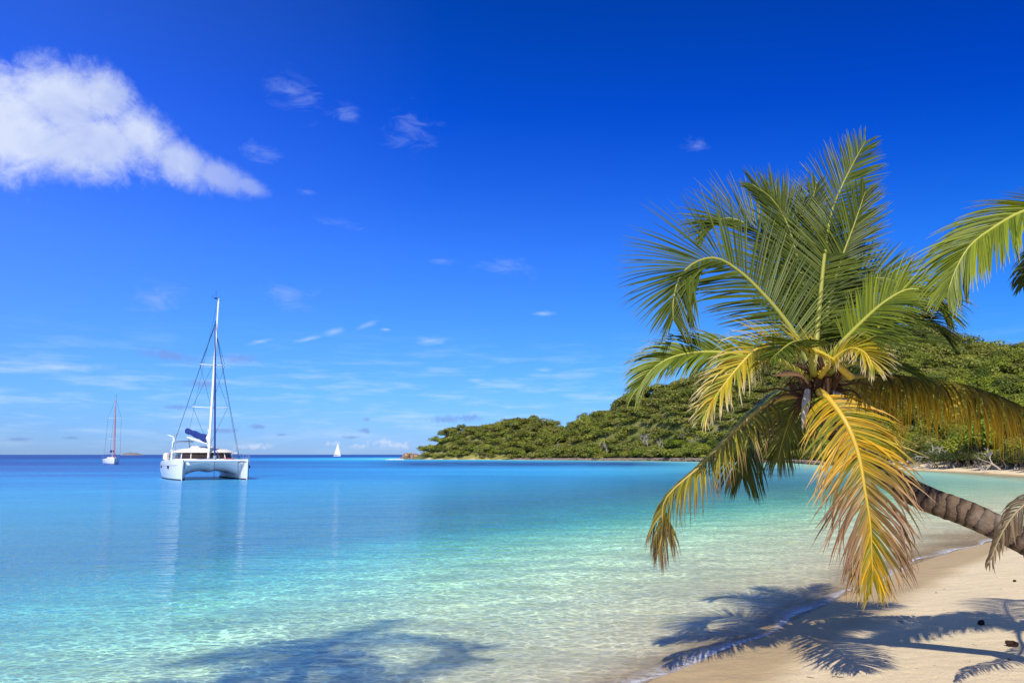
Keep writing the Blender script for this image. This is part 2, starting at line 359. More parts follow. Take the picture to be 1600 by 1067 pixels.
# surface ripples
r1 = t.noise(t.mapping(tc, rot=(0, 0, .25), scale=(.45, 1.5, 1)), 2.1, 3, .55, .4)
r2 = t.noise(t.mapping(tc, rot=(0, 0, -.2), scale=(.6, 1.3, 1)), 6.0, 2, .5, .3)
r3 = t.noise(t.mapping(tc, rot=(0, 0, .1), scale=(.35, 1, 1)), .45, 4, .6, .5)
hgt = t.m('ADD', t.m('ADD', t.m('MULTIPLY', r1, .55), t.m('MULTIPLY', r2, .16)), t.m('MULTIPLY', r3, t.mr(dist, 10, 70, .5, 3.2)))
nb = t.bump(hgt, 1.0, t.mr(dist, 8, 300, .10, .45))
df = t.n('ShaderNodeBsdfDiffuse'); t.set(df.inputs[0], body); t.set(df.inputs['Normal'], t.bump(hgt, .7, .13))
opac = t.m('SUBTRACT', 1, ex(.30)); opac = t.m('MAXIMUM', opac, t.mr(dist, 20, 130, 0, 1, True)); opac = t.m('MULTIPLY', opac, t.mr(dpt, 0, .15, 0, 1))
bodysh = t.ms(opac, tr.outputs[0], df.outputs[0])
gl = t.n('ShaderNodeBsdfGlossy'); t.set(gl.inputs['Roughness'], t.mr(dist, 15, 150, .05, .28)); t.set(gl.inputs['Normal'], nb); t.set(gl.inputs[0], (.95, .97, 1))
fr = t.n('ShaderNodeFresnel'); fr.inputs[0].default_value = 1.33; t.set(fr.inputs['Normal'], nb)
frf = t.m('MULTIPLY', t.m('SUBTRACT', fr.outputs[0], .05, clamp=True), .50)
frf = t.m('MINIMUM', frf, t.mr(dist, 15, 400, .50, .30)); frf = t.m('MULTIPLY', frf, t.mr(dpt, 0, .9, .12, 1))
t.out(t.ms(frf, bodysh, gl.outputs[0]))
keep = S < 1.2
kq = keep[Q].any(axis=1); Qw = Q[kq]; used = np.unique(Qw); remap = np.full(len(X), -1); remap[used] = np.arange(len(used))
dep = np.maximum(-Z, 0)[used]; dist_ = np.hypot(X, Y)[used]
V_ = 710+CAMH*F/np.maximum(Y[used], 1); U_ = UU[used]
weedv = np.exp(-((V_-724.5)/4.2)**2)*np.clip((1100-U_)/120, 0, 1)*np.clip((U_-560)/90, 0, 1)*(S[used] < -4) + .6*np.exp(-((V_-741)/5)**2-((U_-1160)/110)**2) + .45*np.exp(-((V_-733)/2.5)**2-((U_-1200)/40)**2)
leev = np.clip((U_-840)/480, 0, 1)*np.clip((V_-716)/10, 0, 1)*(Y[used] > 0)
sea = link('sea', np_mesh('sea', np.stack([X[used], Y[used], 0*X[used]], 1), remap[Qw], mw, True, {'depth': dep, 'dist': dist_, 'weed': np.clip(weedv, 0, 1), 'lee': leev})); tag(sea, kind='structure')
# foam along the water's edge
mf, t = mat('sea_foam'); tc = t.n('ShaderNodeTexCoord').outputs['Object']
fo = t.m('MULTIPLY', t.attr('edge'), t.mr(t.noise(tc, 11, 5, .7), .36, .56)); fo = t.m('MULTIPLY', fo, t.mr(t.noise(tc, .8, 3, .6), .35, .55, .35, .95))
trn = t.n('ShaderNodeBsdfTransparent'); t.out(t.ms(fo, trn.outputs[0], t.pr((.80, .82, .84), .6, .3)))
sp_, _ = spline([(*p, 0) for p in shore[4:20]], 900)
fv, fe = [], []
for i, p in enumerate(sp_):
    tdir = sp_[min(i+1, 899)]-sp_[max(i-1, 0)]; tdir /= np.linalg.norm(tdir); nrm = np.array([-tdir[1], tdir[0], 0])
    o = .10*math.sin(i*.11)+.07*math.sin(i*.29+1)+.05*math.sin(i*.053)+.06
    wdt = .085+.04*math.sin(i*.17+2)
    for k, e in ((-1, 0), (-.3, 1), (.5, .6), (2.2, 0)):
        q = p+nrm*(o+wdt*k); fv.append((q[0], q[1], .006)); fe.append(e)
fv = np.array(fv); zz = height(fv[:, 0], fv[:, 1]); fv[:, 2] = np.maximum(zz, 0)+.008
fq = [(i*4+k, i*4+k+1, i*4+k+5, i*4+k+4) for i in range(899) for k in range(3)]
fo_ = link('foam_line', np_mesh('foam_line', fv, fq, mf, True, {'edge': fe})); tag(fo_, 'thin broken line of white foam where the ripples reach the near sand', 'foam', kind='stuff')
# ================================================================== vegetation on the hill
def leafmat(name, hue, rough=.55, trans=.32):
    m, t = mat(name); oi = t.n('ShaderNodeObjectInfo').outputs['Random']
    k = t.attr('tone'); dark = tuple(h*.55 for h in hue); lite = tuple(min(1, h*1.45) for h in hue)
    c = t.mix(k, dark, lite); c = t.mix(t.m('MULTIPLY', oi, .5), c, (.27, .25, .055)); c = t.mix(t.m('MULTIPLY', t.attr('hueshift'), .6), c, (.21, .20, .06))
    b = t.pr(c, rough, .25); tr = t.n('ShaderNodeBsdfTranslucent'); t.set(tr.inputs[0], t.mix(.5, c, (.16, .19, .02)))
    t.out(t.ms(trans, b, tr.outputs[0])); return m
LM = [leafmat('leaf_mid_green', (.22, .285, .020)), leafmat('leaf_dark_green', (.095, .155, .018)), leafmat('leaf_light_green', (.31, .35, .028)), leafmat('leaf_olive', (.28, .27, .05))]
bark = simple('bark_grey', (.20, .16, .12), .9, .2, nscale=6, namp=.4)
palewood = simple('dead_wood', (.46, .40, .33), .9, .2, nscale=5, namp=.25)
def crown_arrays(r, h, base, nlob, nf, fs, rs, flat=.75):
    """leaf quads scattered through several lobes"""
    lob = []
    for i in range(nlob):
        a = rs.uniform(0, 6.28); d = r*rs.uniform(.1, .68) if i else 0
        lob.append((d*math.cos(a), d*math.sin(a), base+h*rs.uniform(.3, .72), r*rs.uniform(.36, .6), h*rs.uniform(.26, .42)))
    C = np.array(lob)[rs.randint(0, nlob, nf)]
    d = rs.normal(size=(nf, 3)); d /= np.linalg.norm(d, axis=1)[:, None]; d[:, 2] = np.where(d[:, 2] < -.35, -d[:, 2], d[:, 2])
    rad = rs.uniform(.72, 1.08, nf)[:, None]
    c = C[:, :3]+d*rad*np.stack([C[:, 3], C[:, 3], C[:, 4]], 1)
    n = d+rs.normal(size=(nf, 3))*.30+np.array([0, -.1, .3]); n /= np.linalg.norm(n, axis=1)[:, None]
    a = np.cross(n, rs.normal(size=(nf, 3))); a /= np.linalg.norm(a, axis=1)[:, None]; b = np.cross(n, a)
    s = (fs*rs.uniform(.55, 1.25, nf))[:, None]
    V = np.stack([c-a*s, c-b*s*.55, c+a*s, c+b*s*.55], 1).reshape(-1, 3)
    tone = np.repeat(np.clip(rs.uniform(.1, .9, nf)+.25*(rs.uniform(size=nlob)[rs.randint(0, nlob, nf)]-.5), 0, 1), 4)
    return V, tone, lob
def tree_proto(seed, r, h, base, nlob, nf, fs, lm, name='hill_tree', tname='trunk'):
    rs = np.random.RandomState(seed); V, tone, lob = crown_arrays(r, h, base, nlob, nf, fs, rs)
    cr = np_mesh('crown', V, np.arange(len(V)).reshape(-1, 4), lm, False, {'tone': tone, 'hueshift': np.zeros(len(V))})
    mb = MB(); mb.tube([(0, 0, -.6), (.1, .05, base*.5+.3), (.05, .1, base+h*.3)], [.17, .12, .08], 6)
    for l in lob[:5]:
        mb.tube([(.07, .06, base*.6+.3), (l[0]*.5, l[1]*.5, base+h*.22), (l[0], l[1], l[2])], [.08, .05, .02], 4)
    me = bpy.data.meshes.new('trunk'); me.from_pydata(mb.v, [], mb.f); me.materials.append(bark); me.update()
    return cr, me
KINDS = [  # radius, height, base, lobes, leaves, leaf size, material, label stem
    (2.7, 3.4, .9, 9, 2300, .20, LM[0], 'round mid green leafy tree'),
    (3.1, 3.2, 1.0, 11, 2600, .20, LM[2], 'broad pale yellow green tree'),
    (2.3, 3.6, .8, 8, 2200, .19, LM[1], 'dense dark green tree'),
    (2.9, 2.5, .4, 10, 2200, .18, LM[3], 'olive brown scrubby tree'),
    (2.0, 2.2, .2, 6, 1500, .18, LM[2], 'small light green bush'),
    (3.4, 3.8, 1.4, 12, 2600, .20, LM[0], 'wide flat topped green tree')]
PROT = [tree_proto(40+i, *k[:7]) for i, k in enumerate(KINDS)]
rs = np.random.RandomState(3)
pos = []
for u0 in np.arange(632, 2050, 1.0):
    pass
cand_u = rs.uniform(628, 2000, 30000); cand_t = rs.uniform(0, 1.12, 30000)
cy_s = np.interp(cand_u, YS_U, YS); cy = cy_s-6+cand_t**1.15*(ridge(cand_u)-cy_s+8)
cx = (cand_u-800)/F*cy
cS = signed(cx, cy); cz_ = height(cx, cy, cS)
wgt = rs.uniform(size=30000) < (cy/440.0)**1.0     # even spread over the ground
ok = (cS > np.where(cand_u > 1330, 5.5, 2.6)) & wgt
ok &= ~((np.abs(cand_u-742) < 50) & (cS < 4.2+1.5*np.sin(cand_u*.13))) 
ok &= ~((cand_u < 662) & (cS < 4))
cx, cy, cz_, cu, cS = cx[ok], cy[ok], cz_[ok], cand_u[ok], cS[ok]
grid = {}; sel = []
for i in range(len(cx)):
    k = (int(cx[i]//3), int(cy[i]//3)); md = 2.3
    if all((cx[i]-cx[j])**2+(cy[i]-cy[j])**2 > md*md for a in (-1, 0, 1) for b in (-1, 0, 1) for j in grid.get((k[0]+a, k[1]+b), [])):
        grid.setdefault(k, []).append(i); sel.append(i)
sel = np.array(sel)
near_first = sel[np.argsort(cy[sel]+rs.uniform(0, 60, len(sel))-np.where(cS[sel] < 11, 130, 0)+np.where((cu[sel] > 1640), 400, 0))]
def place_of(u, s, y):
    if u < 665: return 'at the headland tip'
    if u < 850: return 'on the low headland'
    if u < 960: return 'between headland and hill'
    if u < 1245: return 'above the rubble bank' if s < 14 else 'on the slope left of the palm crown'
    if u < 1420: return 'behind the palm crown' if s < 14 else 'high behind the palm crown'
    return 'behind the pale far beach' if s < 16 else 'on the right hill slope'
NI = 285
for n_, i in enumerate(near_first[:NI]):
    kd = rs.choice(6, p=[.24, .14, .20, .16, .12, .14]) if cS[i] > 8 else rs.choice(6, p=[.15, .12, .2, .23, .2, .1])
    sc_ = rs.uniform(.7, 1.35)
    o = empty('hill_tree' if kd != 4 else 'bush', (cx[i], cy[i], cz_[i]-.15), rs.uniform(0, 6.28)); o.scale = (sc_*rs.uniform(.9, 1.2), sc_*rs.uniform(.9, 1.2), sc_*rs.uniform(.75, 1.1))
    sz_w = 'small ' if sc_ < .88 else 'large ' if sc_ > 1.08 else ''
    if kd == 4: sz_w = ''
    row = 'in front row ' if cS[i] < 7 else 'in second row ' if cS[i] < 14 and cu[i] < 1330 else ''
    tag(o, (sz_w+KINDS[kd][7]+' '+row+place_of(cu[i], cS[i], cy[i])), 'tree' if kd != 4 else 'bush', 'trees and bushes covering the hill')
    link('crown', PROT[kd][0], o); link('trunk', PROT[kd][1], o)
# the wood further up reads as one mass
VV, TT, HH, MM = [], [], [], []
small = []
for i, k in enumerate(KINDS):
    r_ = np.random.RandomState(90+i)
    for q in range(2):
        small.append((i, crown_arrays(k[0], k[1], k[2], k[3], 420, .34, r_)))
for i in near_first[NI:]:
    kd, (V, tone, _) = small[rs.randint(len(small))]
    a = rs.uniform(0, 6.28); s_ = rs.uniform(.7, 1.5); c_, s2 = math.cos(a)*s_, math.sin(a)*s_
    sz_ = s_*rs.uniform(.5, .95)
    VV.append(np.stack([V[:, 0]*c_-V[:, 1]*s2+cx[i], V[:, 0]*s2+V[:, 1]*c_+cy[i], V[:, 2]*sz_+cz_[i]-.2], 1))
    zone = float(lump(cx[i], cy[i]*.6, 42, 5)); TT.append(np.clip(tone+rs.uniform(-.2, .2)+.45*zone, 0, 1)); HH.append(np.full(len(V), max(0, rs.normal(.25, .3)+.6*float(lump(cx[i], cy[i]*.7, 30, 14))))); MM.append(np.full(len(V)//4, [0, 2, 1, 3, 2, 0][kd]))
VV = np.vstack(VV)
wood = link('wooded_slope', np_mesh('wooded_slope', VV, np.arange(len(VV)).reshape(-1, 4), LM, False, {'tone': np.concatenate(TT), 'hueshift': np.clip(np.concatenate(HH), 0, 1)}, np.concatenate(MM)))
tag(wood, 'dense green tropical wood covering the upper hill and headland', 'woodland', kind='stuff')
print('crowns', len(sel))
# bare and dead trees
def branch(mb, p, d, L, r, depth, rs, spread=.6):
    q = [p]; dd = Vector(d)
    for k in range(3):
        dd = (dd+Vector(rs.normal(size=3))*.16+Vector((0, 0, .05))).normalized(); q.append(q[-1]+dd*L/3)
    mb.tube(q, [r, r*.85, r*.7, r*.55], 5)
    if depth:
        for k in range(rs.randint(2, 4)):
            nd = (dd+Vector(rs.normal(size=3))*spread).normalized(); branch(mb, q[rs.randint(2, 4)], nd, L*rs.uniform(.55, .8), r*.55, depth-1, rs, spread)
def dead_tree(u, v, y, hgt, label, seed, r=.13, spread=.6, lean=(0, 0, 1), name='bare_tree', cat='bare tree', grp='bare grey trees on the hill', dz=0):
    p = P(u, v, y); z = hz(p.x, p.y)-.2+dz; o = empty(name, (p.x, p.y, z)); tag(o, label, cat, grp); r_ = np.random.RandomState(seed)
    mt = MB(); top = Vector(lean).normalized()*hgt*.35
    mt.tube([(0, 0, 0), top*.5+Vector((.1, 0, 0)), top], [r*1.2, r, r*.85], 7); mt.build('trunk', palewood, o, True)
    mb = MB()
    for k in range(4): branch(mb, top*(.7+.1*k), (Vector(lean)+Vector(r_.normal(size=3))*spread).normalized(), hgt*.3, r*.75, 3, r_, spread)
    mb.build('branches', palewood, o, True); return o
for k, (u, s_, hg, lab) in enumerate([
    (872, 14, 6.0, 'thin bare grey tree standing on the saddle beside the headland'),
    (948, 16, 6.0, 'bare pale tree low on the slope left of the long hanging frond'),
    (1012, 22, 7.5, 'tall bare forked tree left of the palm among dark trees'),
    (1030, 17, 6.5, 'leaning bare branched tree beside the tall forked one'),
    (1085, 15, 7.0, 'spreading bare white tree right above the rubble bank'),
    (1068, 26, 6.0, 'small bare tree higher on the slope above the rubble bank'),
    (1195, 14, 5.5, 'bare tree half hidden behind the drooping lower fronds')]):
    y = float(np.interp(u, YS_U, YS))+s_; dead_tree(u, 700, y, hg, lab, 200+k, .15, .5, dz=.9)
dead_tree(1486, 522, 262, 7.5, 'bare grey crown standing up on the ridge skyline at right', 300, .16, .7, name='bare_tree', dz=1.0)
dead_tree(1447, 700, 131, 5.0, 'bleached dead tree with sprawling branches behind the far beach', 301, .13, .9, (.5, 0, .6), 'dead_tree', 'dead tree', None, dz=.6)
dead_tree(1560, 700, 108, 3.8, 'fallen bleached branches at right end of the shoreline bushes', 303, .11, .9, (-.7, 0, .5), 'dead_tree', 'dead tree', None, dz=.5)
# tangle of dark mangrove bushes behind the far beach
mangl = leafmat('leaf_mangrove', (.035, .055, .014))
r_ = np.random.RandomState(5)
for k in range(16):
    u = 1395+k*15+r_.uniform(-5, 5); y = float(np.interp(u, YS_U, YS))+7+r_.uniform(0, 4); x = (u-800)/F*y
    V, tone, lob = crown_arrays(2.0, 2.0, .5, 8, 900, .15, r_)
    o = empty('mangrove_bush', (x, y, hz(x, y)-.1), r_.uniform(0, 6)); tag(o, ['dark low bush with tangled bare stems, between palm crown and leaning trunk', 'dark low bush with tangled stems beside the sprawling bleached dead tree', 'dark low bush with tangled stems near the fallen bleached branches'][0 if u < 1440 else 1 if u < 1530 else 2]+(', grey stemmed' if k % 3 == 0 else ''), 'bush', 'dark bushes behind the far beach')
    link('crown', np_mesh('crown', V, np.arange(len(V)).reshape(-1, 4), mangl, False, {'tone': tone, 'hueshift': tone*0}), o)
    mb = MB()
    for q in range(9):
        a = r_.uniform(0, 6.28); mb.tube([(math.cos(a)*.9, math.sin(a)*.9, 0), (math.cos(a+.4)*.6, math.sin(a+.4)*.6, .6), (math.cos(a+1)*1.1, math.sin(a+1)*1.1, 1.4)], [.05, .04, .02], 4)
    mb.build('stems', palewood if k % 3 == 0 else bark, o)
# ---- rubble bank along the far shore, boulders at the point, islet
mr_, t = mat('rubble_stone'); tc = t.n('ShaderNodeTexCoord').outputs['Object']
c = t.mix(t.noise(tc, .9, 3), (.19, .135, .10), (.36, .28, .22)); t.out(t.pr(c, .95, .2))
morange, t = mat('ochre_rock'); tc = t.n('ShaderNodeTexCoord').outputs['Object']
c = t.ramp(t.noise(tc, .55, 5, .6), [(.3, (.07, .05, .04)), (.45, (.22, .13, .08)), (.58, (.42, .29, .17)), (.7, (.42, .37, .30))]); t.out(t.pr(c, .9, .2, t.bump(t.noise(tc, 1.6, 5, .7), 1, .3)))
def rock_arrays(r, rs, flat=.6):
    import bmesh
    b = bmesh.new(); bmesh.ops.create_icosphere(b, subdivisions=2, radius=1)
    nrm = [Vector(rs.normal(size=3)).normalized() for _ in range(7)]; cut = rs.uniform(.5, .85, 7)
    for v in b.verts:
        for n_, c_ in zip(nrm, cut):
            d = v.co.dot(n_)
            if d > c_: v.co -= n_*(d-c_)
        v.co *= 1+rs.uniform(-.05, .05)
    V = np.array([v.co[:] for v in b.verts])*np.array([r*rs.uniform(.8, 1.3), r*rs.uniform(.8, 1.3), r*flat]); Fc = np.array([[v.index for v in f.verts] for f in b.faces]); b.free()
    return V, Fc
stones = [rock_arrays(1, rs) for _ in range(6)]
VV, FF = [], []; off = 0
bank, _ = spline([(*g2(u, v), 0) for u, v in ((1290, 726.5), (1245, 723.5), (1200, 722.7), (1100, 721.3), (1000, 719.8), (860, 718.6), (800, 718.2))], 1500)
for i, p in enumerate(bank):
    tt = 1-abs(i/1499-.45)*1.0
    for k in range(3):
        V, Fc = stones[rs.randint(6)]; s_ = rs.uniform(.25, .6)
        o = rs.uniform(-.2, 2.6); px, py = p[0]+rs.uniform(-.4, .4), p[1]+o*1.3
        zz = max(.0, .95*tt*math.sin(min(math.pi, max(0, (o+.5)/3.2*math.pi))))
        VV.append(V*s_+np.array([px, py, zz-.1+max(0, o)*.12])); FF.append(Fc+off); off += len(V)
bk = link('rubble_bank', np_mesh('rubble_bank', np.vstack(VV), np.vstack(FF), mr_)); tag(bk, 'low brown bank of loose stones along the far shore', 'stone bank', kind='stuff')
brocks = [(629, 717.2, 1.7, 1.5, 'small dark boulder at the very tip of the point'), (634, 717.0, 3.0, 3.2, 'big ochre boulder on the waterline at the point'), (641, 716.5, 3.2, 4.4, 'tall rust brown crag at the end of the headland'),
          (648, 716.8, 3.0, 3.0, 'orange tan boulder right of the rust brown crag'), (655, 716.8, 2.6, 2.2, 'sloping tan boulder under the first trees'), (663, 717.2, 2.2, 1.2, 'low grey boulder below the headland trees'),
          (671, 717.3, 1.8, .9, 'flat grey boulder farther right on the point shore'), (622, 717.6, 1.0, .7, 'half submerged rock awash in the surf'), (680, 717.4, 1.5, .8, 'last small grey boulder before the grassy clearing')]
for k, (u, v, r, h, lab) in enumerate(brocks):
    p = G(u, v); V, Fc = rock_arrays(r, rs, h/r*.8); V[:, 2] += h*.25
    o = link('boulder', np_mesh('boulder', V, Fc, morange)); o.location = (p.x, p.y+1.5, 0); tag(o, lab, 'rock', 'boulders at the tip of the point')
VV, FF = [], []; off = 0
for k in range(260):
    V, Fc = stones[rs.randint(6)]; s_ = rs.uniform(.2, .7); u = rs.uniform(628, 800); p = G(u, 717.5-.0*u)
    VV.append(V*s_+np.array([p.x, p.y+rs.uniform(-1, 5), .1+rs.uniform(0, .4)])); FF.append(Fc+off); off += len(V)
bk = link('shore_stones', np_mesh('shore_stones', np.vstack(VV), np.vstack(FF), mr_)); tag(bk, 'loose grey stones strewn along the foot of the headland', 'stones', kind='stuff')
# surf at the point
VV, FF = [], []; off = 0
for k in range(70):
    V, Fc = stones[rs.randint(6)]; s_ = rs.uniform(.15, .5); u = rs.triangular(603, 622, 630); p = G(u, 717.9+rs.uniform(-.3, .4))
    VV.append(V*np.array([s_*1.8, s_, s_*.7])+np.array([p.x, p.y, .05])); FF.append(Fc+off); off += len(V)
sf = link('surf', np_mesh('surf', np.vstack(VV), np.vstack(FF), simple('surf_white', (.82, .84, .86), .8), True)); tag(sf, 'white surf breaking on the tip of the point', 'surf', kind='stuff')
# distant islet
isl = MB(); r_ = np.random.RandomState(8); rings = []
for i in range(13):
    tt = i/12; x = (tt-.5)*78; w_ = 14*math.sin(math.pi*min(.98, max(.02, tt)))+1; hh = 10.5*math.sin(math.pi*min(.98, max(.02, tt)))**.7*(1+.12*r_.normal())
    rings.append([(x, w_*math.cos(a), max(-1, hh*math.sin(a)*(1+.06*r_.normal()))) for a in np.linspace(-.1, math.pi+.1, 12)])
isl.loft(rings, closed=False, cap=False)
mi, t = mat('islet_rock_and_scrub'); tc = t.n('ShaderNodeTexCoord').outputs['Object']; t.out(t.pr(t.mix(t.noise(tc, .12, 4, .7), (.10, .13, .12), (.30, .24, .22)), .9, .2))
io = isl.build('islet', mi, None, True); p = P(206, 710, 3000); io.location = (p.x, p.y, -.5); io.rotation_euler = (0, 0, .2); tag(io, 'low hazy rocky islet on the horizon right of the smaller yacht', 'islet')
# ================================================================== coconut palms
mleaf, t = mat('palm_leaflet'); c = t.attr('leafcol', True)
tc = t.n('ShaderNodeTexCoord').outputs['Object']
b = t.pr(c, .42, .28); tr = t.n('ShaderNodeBsdfTranslucent'); t.set(tr.inputs[0], t.mix(1.0, c, (1.3, 1.25, .4), 'MULTIPLY')); t.out(t.ms(.25, b, tr.outputs[0]))
mrach, t = mat('palm_rachis'); c = t.attr('leafcol', True); t.out(t.pr(c, .45, .4))
GREEN = [(.018, .048, .004), (.050, .095, .007), (.12, .160, .011)]
def lerp(a, b, k): return tuple(x+(y-x)*k for x, y in zip(a, b))
def leafcolor(kind, t, s, rnd, rs):
    g = lerp(GREEN[0], GREEN[2], rnd)
    if kind == 'green':
        c = lerp(g, (.30, .30, .06), max(0, s-.9)*5*rnd)
        return c
    if kind == 'lime':
        return lerp(lerp((.09, .15, .012), (.26, .30, .018), rnd), (.42, .36, .12), max(0, s-.85)*5)
    if kind == 'yellow':     # short ageing frond with pale dry tips
        c = lerp((.24, .28, .02), (.60, .38, .02), rnd); return lerp(c, (.62, .50, .30), min(1, max(0, s-.62)*4))
    if kind == 'edge':       # green-brown towards dry tips
        c = lerp(g, (.42, .34, .03), min(1, .25+.8*rnd)); return lerp(c, (.25, .14, .07), min(1, max(0, s-.45)*2.2+max(0, t-.7)*2.5))
    if kind == 'hang':       # hanging yellow frond, browned in its middle
        y = lerp((.13, .19, .012), (.66, .37, .012), min(1, rnd*1.25)); br = lerp((.20, .085, .04), (.48, .29, .18), rnd)
        k = math.exp(-((t-.58)/.26)**2)*1.3; k = min(1, max(0, k*1.25-(.85-s)*1.5)); k = max(k, min(1, max(0, s-.72)*3.0*(.4+rnd)))
        return lerp(y, br, k)
    if kind == 'gold':       # shade put into the green; golden tips brightened as if backlit
        c = lerp((.07, .08, .012), (.24, .19, .015), rnd); return lerp(c, (.80, .50, .02), min(1, max(0, s-.35+.35*(t-.5))*2.6))
    if kind == 'dead':
        return lerp((.07, .04, .025), (.20, .13, .075), rnd)
    return g
RACH = {'green': (.30, .30, .05), 'lime': (.42, .42, .06), 'yellow': (.62, .45, .05), 'edge': (.45, .33, .07), 'hang': (.60, .39, .04), 'gold': (.35, .27, .06), 'dead': (.30, .20, .12)}
def frond_mesh(pts, k=.3, L=.85, n=88, droop=.25, kind='green', seed=0, start=.16, vee=.25, wid=.0165, al0=68, al1=20, side_bias=0.0, curl=.12, tipT=.35):
    n = int(n*1.25); rs = np.random.RandomState(seed); C, tot = spline(pts, 90); Tn = np.gradient(C, axis=0); Tn /= np.linalg.norm(Tn, axis=1)[:, None]
    want = np.array([0, 0, 1.0])*(1-k)+np.array([.0, -1.0, .0])*k if not isinstance(k, (tuple, list)) else np.array(k, float)
    Nn = want[None]-Tn*(Tn@want)[:, None]; Nn /= np.linalg.norm(Nn, axis=1)[:, None]; Bn = np.cross(Tn, Nn)
    V, Fc, col = [], [], []; SEG = 6
    wp = [.55, 1, 1, .92, .72, .40, .04]
    for i in range(n*2):
        sgn = 1 if i % 2 else -1; t = start+(1-start)*((i//2)+.5+rs.uniform(-.25, .25))/n; t = min(t, .997)
        q = t*89; a = int(q); f = q-a; b_ = min(a+1, 89)
        p = C[a]*(1-f)+C[b_]*f; T = Tn[a]*(1-f)+Tn[b_]*f; N = Nn[a]*(1-f)+Nn[b_]*f; B = Bn[a]*(1-f)+Bn[b_]*f
        tt = (t-start)/(1-start)
        env = (.42+.58*math.sin(math.pi*min(1, .06+.80*tt)**.8)) if tt < .98 else .45
        env *= (1-.35*max(0, tt-.75)/.25)
        ln = L*env*rs.uniform(.88, 1.08)*(1+side_bias*sgn)
        if rs.uniform() < (.03 if kind in ('green', 'lime') else .10): ln *= rs.uniform(.3, .8)
        al = R(al0-(al0-al1)*tt**1.2)+rs.normal()*(.05 if kind in ('green', 'lime') else .09)
        d = B*sgn*math.sin(al)+T*math.cos(al)+N*vee*(1+rs.normal()*.25); d = d/np.linalg.norm(d)
        rnd = float(rs.uniform()); lum = rs.uniform(.55, 1.2); cv = rs.normal(size=3)*curl*(1.0 if kind in ('green', 'lime') else 1.7); dr_ = droop*rs.uniform(.6, 1.5)
        tw = N+cv*.5+T*rs.normal()*.15
        seg = ln/SEG; q_ = p.copy(); base = len(V)
        for s in range(SEG+1):
            sf_ = s/SEG; wd = np.cross(d, tw); wd /= (np.linalg.norm(wd)+1e-9); nn = np.cross(wd, d)
            w_ = wid*wp[s]*(.75+.5*env)*.5
            V += [q_-wd*w_+nn*w_*.45, q_, q_+wd*w_+nn*w_*.45]
            cc = tuple(q2*lum for q2 in leafcolor(kind, tt, sf_, rnd, rs)); col += [cc, lerp(cc, (.4, .4, .08), .12), cc]
            if s < SEG:
                q_ = q_+d*seg; d = d+np.array([0, 0, -1])*dr_*(.25+sf_)*.42+cv*sf_*.35; d /= np.linalg.norm(d)
        for s in range(SEG):
            o = base+s*3; Fc += [(o, o+1, o+4, o+3), (o+1, o+2, o+5, o+4)]
    me = np_mesh('leaflets', V, Fc, mleaf, True, {'leafcol': np.array(col)})
    mb = MB(); idx = list(range(0, 90, 3))+[89]
    rad = [.030*(1-i/89)**1.1*(1 if i > 6 else 1.25)+.0045 for i in idx]; mb.tube([C[i] for i in idx], rad, 7)
    rc = RACH[kind]; tip = lerp(rc, (.35, .33, .06), .3)
    rcol = np.array([lerp(rc, tip, (j//7)/len(idx)) for j in range(len(mb.v))])
    m2 = bpy.data.meshes.new('rachis'); m2.from_pydata(mb.v, [], mb.f); at = m2.attributes.new('leafcol', 'FLOAT_COLOR', 'POINT')
    at.data.foreach_set('color', np.hstack([rcol, np.ones((len(rcol), 1))]).astype(np.float32).ravel()); m2.materials.append(mrach)
    for p_ in m2.polygons: p_.use_smooth = True
    return me, m2
def add_frond(root, pts, label=None, **kw):
    """pts in world space; the frond is a part (leaflets) with its rachis as a sub-part"""
    o0 = root.location; pts = [Vector(p)-o0 for p in pts]
    me, m2 = frond_mesh(pts, **kw); f = link('frond', me, root); link('rachis', m2, f)
    if label: f['label'] = label
    return f
mtrunk, t = mat('palm_trunk'); tc = t.n('ShaderNodeTexCoord').outputs['Object']; al = t.attr('along'); 
wob = t.noise(tc, 4, 4, .6); ring = t.m('FRACT', t.m('ADD', t.m('MULTIPLY', al, 9.5), t.m('MULTIPLY', wob, 1.9)))
rg = t.mr(ring, .05, .50, 0, 1); c = t.mix(t.noise(tc, 9, 5, .7), (.075, .048, .030), (.27, .19, .125)); c = t.mix(t.m('MULTIPLY', t.m('SUBTRACT', 1, rg), .95), c, (.028, .018, .013))
c = t.mix(t.mr(t.noise(tc, 2.2, 3), .58, .72, 0, .5), c, (.42, .35, .27))
t.out(t.pr(c, .9, .2, t.bump(t.m('ADD', t.m('MULTIPLY', rg, .6), t.noise(tc, 22, 5, .7)), 1, .035)))
mfib = simple('palm_fibre', (.11, .062, .036), .95, .1, nscale=20, namp=.5)
mspathe = simple('palm_spathe', (.52, .33, .20), .7, .3, nscale=9, namp=.25)
mpale = simple('palm_dry_sheath', (.50, .44, .38), .8, .3, nscale=14, namp=.35)
mcut = simple('palm_petiole_base', (.20, .15, .05), .6, .3, nscale=10, namp=.3)
def trunk(root, pts, rads):
    o0 = root.location; C, L = spline([Vector(p)-o0 for p in pts], 150); rr = np.interp(np.linspace(0, 1, 150), np.linspace(0, 1, len(rads)), rads)
    rs = np.random.RandomState(1); rr = rr*(1+.022*np.sin(np.linspace(0, L*9.5*6.283, 150))+.012*rs.normal(size=150))
    mb = MB(); mb.tube(C, list(rr), 20); me = bpy.data.meshes.new('trunk'); me.from_pydata(mb.v, [], mb.f)
    at = me.attributes.new('along', 'FLOAT', 'POINT'); at.data.foreach_set('value', np.repeat(np.linspace(0, L, 150), 20).astype(np.float32)); me.materials.append(mtrunk)
    for p in me.polygons: p.use_smooth = True
    return link('trunk', me, root)
